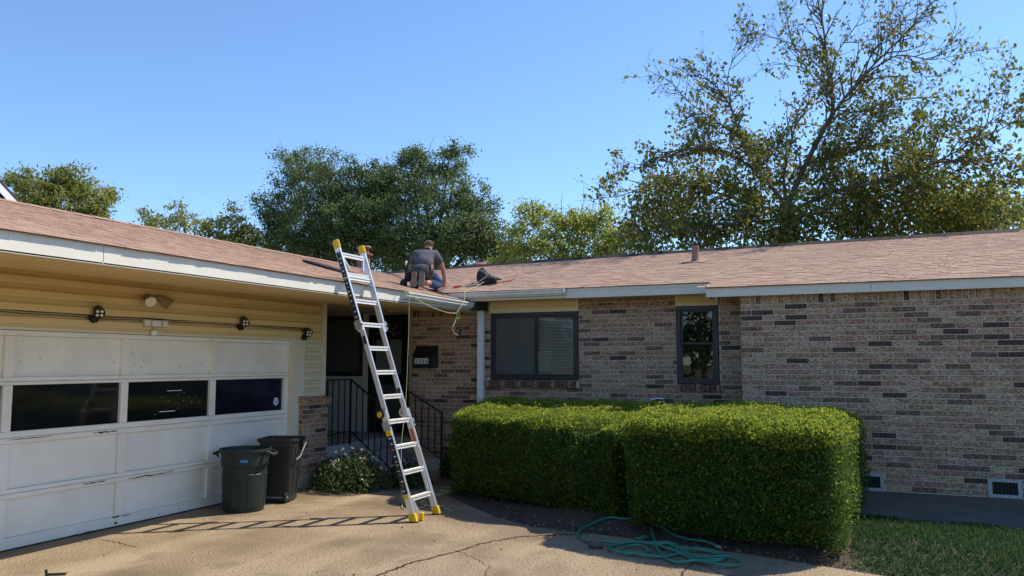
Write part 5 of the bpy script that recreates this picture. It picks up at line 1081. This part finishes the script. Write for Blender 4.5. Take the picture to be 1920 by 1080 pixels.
right = [[3.22, 25.0, 6.02, 0.65], [2.57, 25.0, 5.92, 0.73], [3.91, 25.5, 5.75, 0.59], [1.92, 25.0, 5.97, 0.74], [3.66, 25.3, 6.34, 0.44], [4.6, 25.3, 5.6, .7]]
blob_tree('round_tree', (3, 25, 0), right, .10, L_yell, (3, 4, 3, 2), 'round yellow green tree at the right end of the ridge', 46, .24, 45, .16)

# the large open tree with bare twigs
t = thing('broadleaf_tree', (-1.6, 20, 0), 'tall open tree with spreading bare twigs and drooping leaves behind the right roof', 'tree')
LIMBS = [
('A', [[-1.58, 20.0, 5.56, 0.17], [-1.13, 19.9, 6.48, 0.13], [-0.68, 19.8, 7.31, 0.11], [-0.46, 19.7, 7.71, 0.08], [-0.54, 19.6, 8.52, 0.06], [-0.59, 19.4, 9.49, 0.045], [-0.7, 19.3, 10.25, 0.03], [-0.8, 19.2, 11.01, 0.02]]),
('B', [[-0.58, 19.8, 7.49, 0.085], [-0.12, 19.5, 7.98, 0.06], [0.34, 19.2, 8.38, 0.045], [1.0, 18.9, 8.9, 0.03], [1.48, 18.7, 9.34, 0.02], [1.84, 18.6, 9.7, 0.012]]),
('B2', [[0.17, 19.3, 8.25, 0.04], [0.91, 19.5, 8.71, 0.03], [1.62, 19.8, 8.62, 0.022], [2.12, 20.0, 8.7, 0.015], [2.61, 20.1, 8.78, 0.01]]),
('B3', [[-0.01, 19.5, 8.09, 0.04], [0.48, 19.9, 9.05, 0.03], [0.97, 20.3, 9.71, 0.022], [1.24, 20.6, 10.44, 0.016], [1.45, 20.8, 11.16, 0.01]]),
('C', [[-0.46, 19.7, 7.71, 0.05], [-0.51, 20.0, 8.39, 0.04], [-0.33, 20.3, 9.27, 0.03], [0.17, 20.7, 10.14, 0.02], [0.57, 21.0, 11.02, 0.012]]),
('D', [[-0.64, 19.6, 8.15, 0.035], [-1.16, 19.8, 9.08, 0.025], [-1.4, 20.0, 9.87, 0.018], [-1.45, 20.2, 10.65, 0.01]]),
('E', [[-1.58, 20.0, 5.56, 0.1], [-1.66, 20.4, 6.38, 0.07], [-1.47, 20.8, 7.41, 0.05], [-1.28, 21.2, 8.33, 0.03], [-0.89, 21.6, 9.12, 0.015]]),
('F', [[-1.58, 20.0, 5.56, 0.12], [-2.08, 19.6, 6.25, 0.09], [-2.5, 19.2, 7.11, 0.065], [-2.69, 18.9, 7.83, 0.045], [-3.01, 18.7, 8.33, 0.028], [-3.47, 18.5, 8.72, 0.015]]),
('G', [[-2.08, 19.6, 6.25, 0.08], [-2.77, 19.3, 6.77, 0.06], [-3.35, 19.0, 6.89, 0.045], [-4.08, 18.8, 6.86, 0.03], [-4.85, 18.7, 6.52, 0.02], [-5.53, 18.7, 6.38, 0.01]]),
('G2', [[-2.5, 19.2, 7.11, 0.05], [-3.15, 19.4, 7.7, 0.036], [-3.85, 19.7, 8.36, 0.025], [-4.24, 20.0, 8.93, 0.016], [-4.77, 20.2, 9.37, 0.01]]),
('H', [[-1.58, 20.0, 5.37, 0.1], [-2.57, 20.4, 5.79, 0.075], [-3.68, 20.7, 6.29, 0.055], [-4.84, 20.9, 6.58, 0.04], [-5.91, 21.0, 6.4, 0.02], [-6.84, 21.0, 6.32, 0.01]]),
('I', [[-2.69, 18.9, 7.83, 0.03], [-2.71, 18.8, 8.58, 0.02], [-2.44, 18.7, 9.15, 0.014], [-2.25, 18.7, 9.51, 0.008]]),
('J', [[-1.13, 19.9, 6.48, 0.08], [-0.3, 20.3, 6.75, 0.06], [0.53, 20.7, 7.02, 0.045], [1.35, 21.0, 7.13, 0.03], [2.17, 21.2, 7.35, 0.02], [2.76, 21.3, 7.96, 0.01]]),
('K', [[-1.56, 20.0, 5.37, 0.11], [-0.55, 19.5, 5.7, 0.085], [0.45, 19.0, 5.75, 0.065], [1.38, 18.7, 5.95, 0.045], [2.16, 18.5, 6.27, 0.03], [2.92, 18.4, 6.6, 0.015]]),
('K2', [[1.38, 18.7, 5.95, 0.035], [2.0, 18.9, 6.05, 0.025], [2.6, 19.1, 5.8, 0.018], [3.12, 19.2, 5.49, 0.01]]),
('K3', [[2.16, 18.5, 6.27, 0.025], [2.55, 18.4, 6.7, 0.018], [2.92, 18.3, 6.96, 0.012], [3.23, 18.2, 7.05, 0.008]]),
('L', [[-0.46, 19.7, 7.71, 0.04], [0.09, 20.1, 7.69, 0.03], [0.79, 20.5, 7.98, 0.022], [1.49, 20.8, 8.04, 0.015], [2.16, 21.0, 7.68, 0.01]]),
('M', [[-1.56, 20.0, 5.24, 0.09], [-0.84, 20.6, 5.42, 0.07], [0.12, 21.2, 5.51, 0.05], [1.08, 21.6, 5.64, 0.03], [2.16, 22.0, 5.69, 0.015]]),
('N', [[-1.59, 20.0, 5.24, 0.08], [-2.22, 19.5, 5.14, 0.06], [-3.03, 19.1, 5.07, 0.04], [-3.86, 18.8, 4.95, 0.03], [-4.72, 18.6, 4.85, 0.015]])]
tk = MB(); tk.tube([(-1.65, 20, -.1), (-1.64, 20, .5), (-1.62, 20, 3.3), (-1.57, 20, 4.85), (-1.58, 20, 5.6)], [.36, .29, .25, .21, .17], M['bark'], 14); tk.build('trunk', t)
br = MB(); tw = []   # twig sample points with local direction
rt = random.Random(17)
def twig(p, d_, L_, r_, depth):
    pts = [p]; n_ = max(3, int(L_ / .16)); dd = d_.copy()
    for k in range(n_):
        dd = (dd + Vector((rt.gauss(0, .16), rt.gauss(0, .16), rt.gauss(.025, .14)))).normalized(); pts.append(pts[-1] + dd * (L_ / n_))
    br.tube(pts, [max(.003, r_ * (1 - .8 * q_ / n_)) for q_ in range(n_ + 1)], M['bark'], 4 if r_ < .02 else 6, caps=False)
    for k, q_ in enumerate(pts[1:]): tw.append((q_, depth))
    if depth < 3:
        for k in range(1, n_):
            if rt.random() < (.62, .5, .3)[depth]:
                ax = dd.orthogonal(); ax.rotate(Matrix.Rotation(rt.uniform(0, 6.28), 3, dd)); nd = (dd * rt.uniform(.5, 1.1) + ax.normalized() * rt.uniform(.4, .9) + Vector((0, 0, .12))).normalized()
                twig(pts[k], nd, L_ * rt.uniform(.35, .7), r_ * .55, depth + 1)
for nm, L_ in LIMBS:
    pts = smooth([q_[:3] for q_ in L_], 6); rad = np.interp(np.linspace(0, len(L_) - 1, len(pts)), range(len(L_)), [q_[3] for q_ in L_]); br.tube(pts, [float(x) * .47 for x in rad], M['bark'], 8)
    for k in range(4, len(pts)):
        if rt.random() < .9:
            dd = (pts[k] - pts[k - 1]).normalized(); ax = dd.orthogonal(); ax.rotate(Matrix.Rotation(rt.uniform(0, 6.28), 3, dd))
            f = k / len(pts); twig(pts[k], (dd * .8 + ax.normalized() * .75 + Vector((0, 0, .18))).normalized(), rt.uniform(.5, 1.3) * (1.15 - .45 * f), min(.022, float(rad[k]) * .55), 0 if rt.random() < .6 else 1)
        if k > len(pts) * .55: tw.append((pts[k], 1))
    twig(pts[-1], (pts[-1] - pts[-2]).normalized(), .5, .009, 1)
br.build('branches', t)
T = np.array([q_[0] for q_ in tw]); low = np.clip((9.2 - T[:, 2]) / 4.0, 0, 1); inner = np.clip(1.25 - np.abs(T[:, 0] + 1.2) / 5.5, .12, 1)
pr = (.13 + 1.0 * low ** 1.2) * inner; cnt = rng.poisson(pr * 4.3); P = np.repeat(T, cnt, 0) + rng.normal(size=(cnt.sum(), 3)) * .07
leaves('crown', P, .102, L_sparse, (4, 4, 2, 1), t, None, 0, .62, .8, kind='stuff')
under = [[-5.32, 21.0, 5.54, 0.72], [-4.48, 20.5, 5.82, 0.76], [-3.43, 20.0, 5.51, 0.86], [-2.7, 20.5, 6.23, 0.73], [-2.36, 19.6, 4.97, 0.82], [-1.5, 19.4, 4.75, 0.74], [-0.8, 19.5, 4.97, 0.79], [-0.11, 20.0, 5.38, 0.74], [0.37, 20.2, 6.14, 0.62], [-0.55, 20.0, 6.19, 0.62], [0.77, 20.0, 5.07, 0.73], [1.58, 20.4, 5.44, 0.55], [0.09, 19.6, 4.68, 0.72], [1.06, 20.2, 6.45, 0.49], [0.41, 20.0, 7.24, 0.49], [-0.28, 20.0, 7.19, 0.43], [-3.4, 20.0, 6.74, 0.53], [-2.05, 20.6, 6.87, 0.46], [1.65, 20.4, 4.7, 0.73], [-5.52, 20.6, 4.91, 0.57], [-3.85, 20.0, 4.72, 0.8], [2.3, 20.6, 4.8, .7]]
under += [[-4.18, 20.5, 6.5, 0.69], [-4.9, 20.8, 6.12, 0.64], [-2.43, 19.6, 7.07, 0.51], [-3.02, 19.4, 7.76, 0.45], [1.01, 19.6, 5.83, 0.59], [1.82, 19.4, 5.59, 0.57], [2.52, 19.5, 5.32, 0.51], [-0.54, 20.6, 7.12, 0.58], [-1.57, 20.8, 6.32, 0.66], [0.69, 20.4, 8.35, 0.43], [1.56, 20.6, 7.26, 0.47], [-0.02, 20.2, 8.12, 0.44], [-0.79, 19.6, 8.95, 0.37], [-3.83, 19.5, 7.21, 0.46], [2.94, 20.5, 5.11, 0.53], [2.31, 20.5, 4.91, 0.6]]
CC = []
for bx_, by_, bz_, r_ in under:
    for _ in range(int((84 if bz_ < 5.7 else 60 if bz_ < 6.6 else 34) * r_ * r_) + 3): d_ = rv().normalized(); CC.append(Vector((bx_, by_, bz_)) + d_ * r_ * 1.12 * random.random() ** .45)
CC = np.array([tuple(q_) for q_ in CC]); per = 30; P = np.repeat(CC, per, 0) + rng.normal(size=(len(CC) * per, 3)) * np.array((.19, .19, .15))
leaves('crown', P, .098, L_under, (4, 4, 3, .7), t, None, 0, .62, .7, kind='stuff')

# neighbour's gable beyond the garage, its end wall facing right
t = thing('neighbour_house', (-26, 14, 0), 'white gabled neighbour house, only its roof corner showing above the garage ridge', 'house')
ya_, za_, yb_, zb_ = 14.24, 6.664, 14.66, 6.317
sl = (za_ - zb_) / (yb_ - ya_); yr_ = ya_ - 3.2; zr_ = za_ + sl * 3.2; yf_ = yr_ - (yb_ + 2.0 - yr_); ye_ = yb_ + 2.0; ze_ = zb_ - sl * 2.0
b = MB(); b.hexa([(-31, yf_ + .5, 0), (-22, yf_ + .5, 0), (-22, ye_ - .5, 0), (-31, ye_ - .5, 0), (-31, yf_ + .5, ze_), (-22, yf_ + .5, ze_), (-22, ye_ - .5, ze_), (-31, ye_ - .5, ze_)], M['whitewall'])
b.add([(-22, yf_ + .3, ze_), (-22, ye_ - .3, ze_), (-22, yr_, zr_ - .2), (-31, yf_ + .3, ze_), (-31, ye_ - .3, ze_), (-31, yr_, zr_ - .2)], [(0, 1, 2), (5, 4, 3)], M['whitewall']); b.build('wall', t)
b = MB()
for e_ in (yf_, ye_): b.hexa([(-31.3, yr_, zr_ - .1), (-21.7, yr_, zr_ - .1), (-21.7, e_, ze_ - .1), (-31.3, e_, ze_ - .1), (-31.3, yr_, zr_), (-21.7, yr_, zr_), (-21.7, e_, ze_), (-31.3, e_, ze_)], M['darkroof'])
b.build('roof', t)
b = MB()
for e_ in (yf_, ye_): b.hexa([(-21.72, yr_, zr_ - .34), (-21.70, yr_, zr_ - .34), (-21.70, e_, ze_ - .34), (-21.72, e_, ze_ - .34), (-21.72, yr_, zr_ - .102), (-21.70, yr_, zr_ - .102), (-21.70, e_, ze_ - .102), (-21.72, e_, ze_ - .102)], M['whitewall'])
b.build('barge_board', t)
# leafy trees across the street behind the viewer (they show as dark reflections in the window panes)
for (x, y, h_, lb) in ((-10.5, -34, 10, 'leafy tree across the street, mirrored dark in the narrow window'), (-20, -36, 11, 'leafy tree across the street, mirrored dark in the wide window'), (-33, -33, 9, 'leafy tree across the street at the far left'), (2.5, -37, 10, 'leafy tree across the street behind the driveway mouth')):
    bl = [[x + random.uniform(-3.2, 3.2), y + random.uniform(-2, 2), h_ * random.uniform(.22, .95), random.uniform(1.3, 2.1)] for _ in range(11)]
    blob_tree('street_tree', (x, y, 0), bl, .4, L_oak, (4, 4, 2, 3), lb, 7, .5, 16, group='trees across the street')
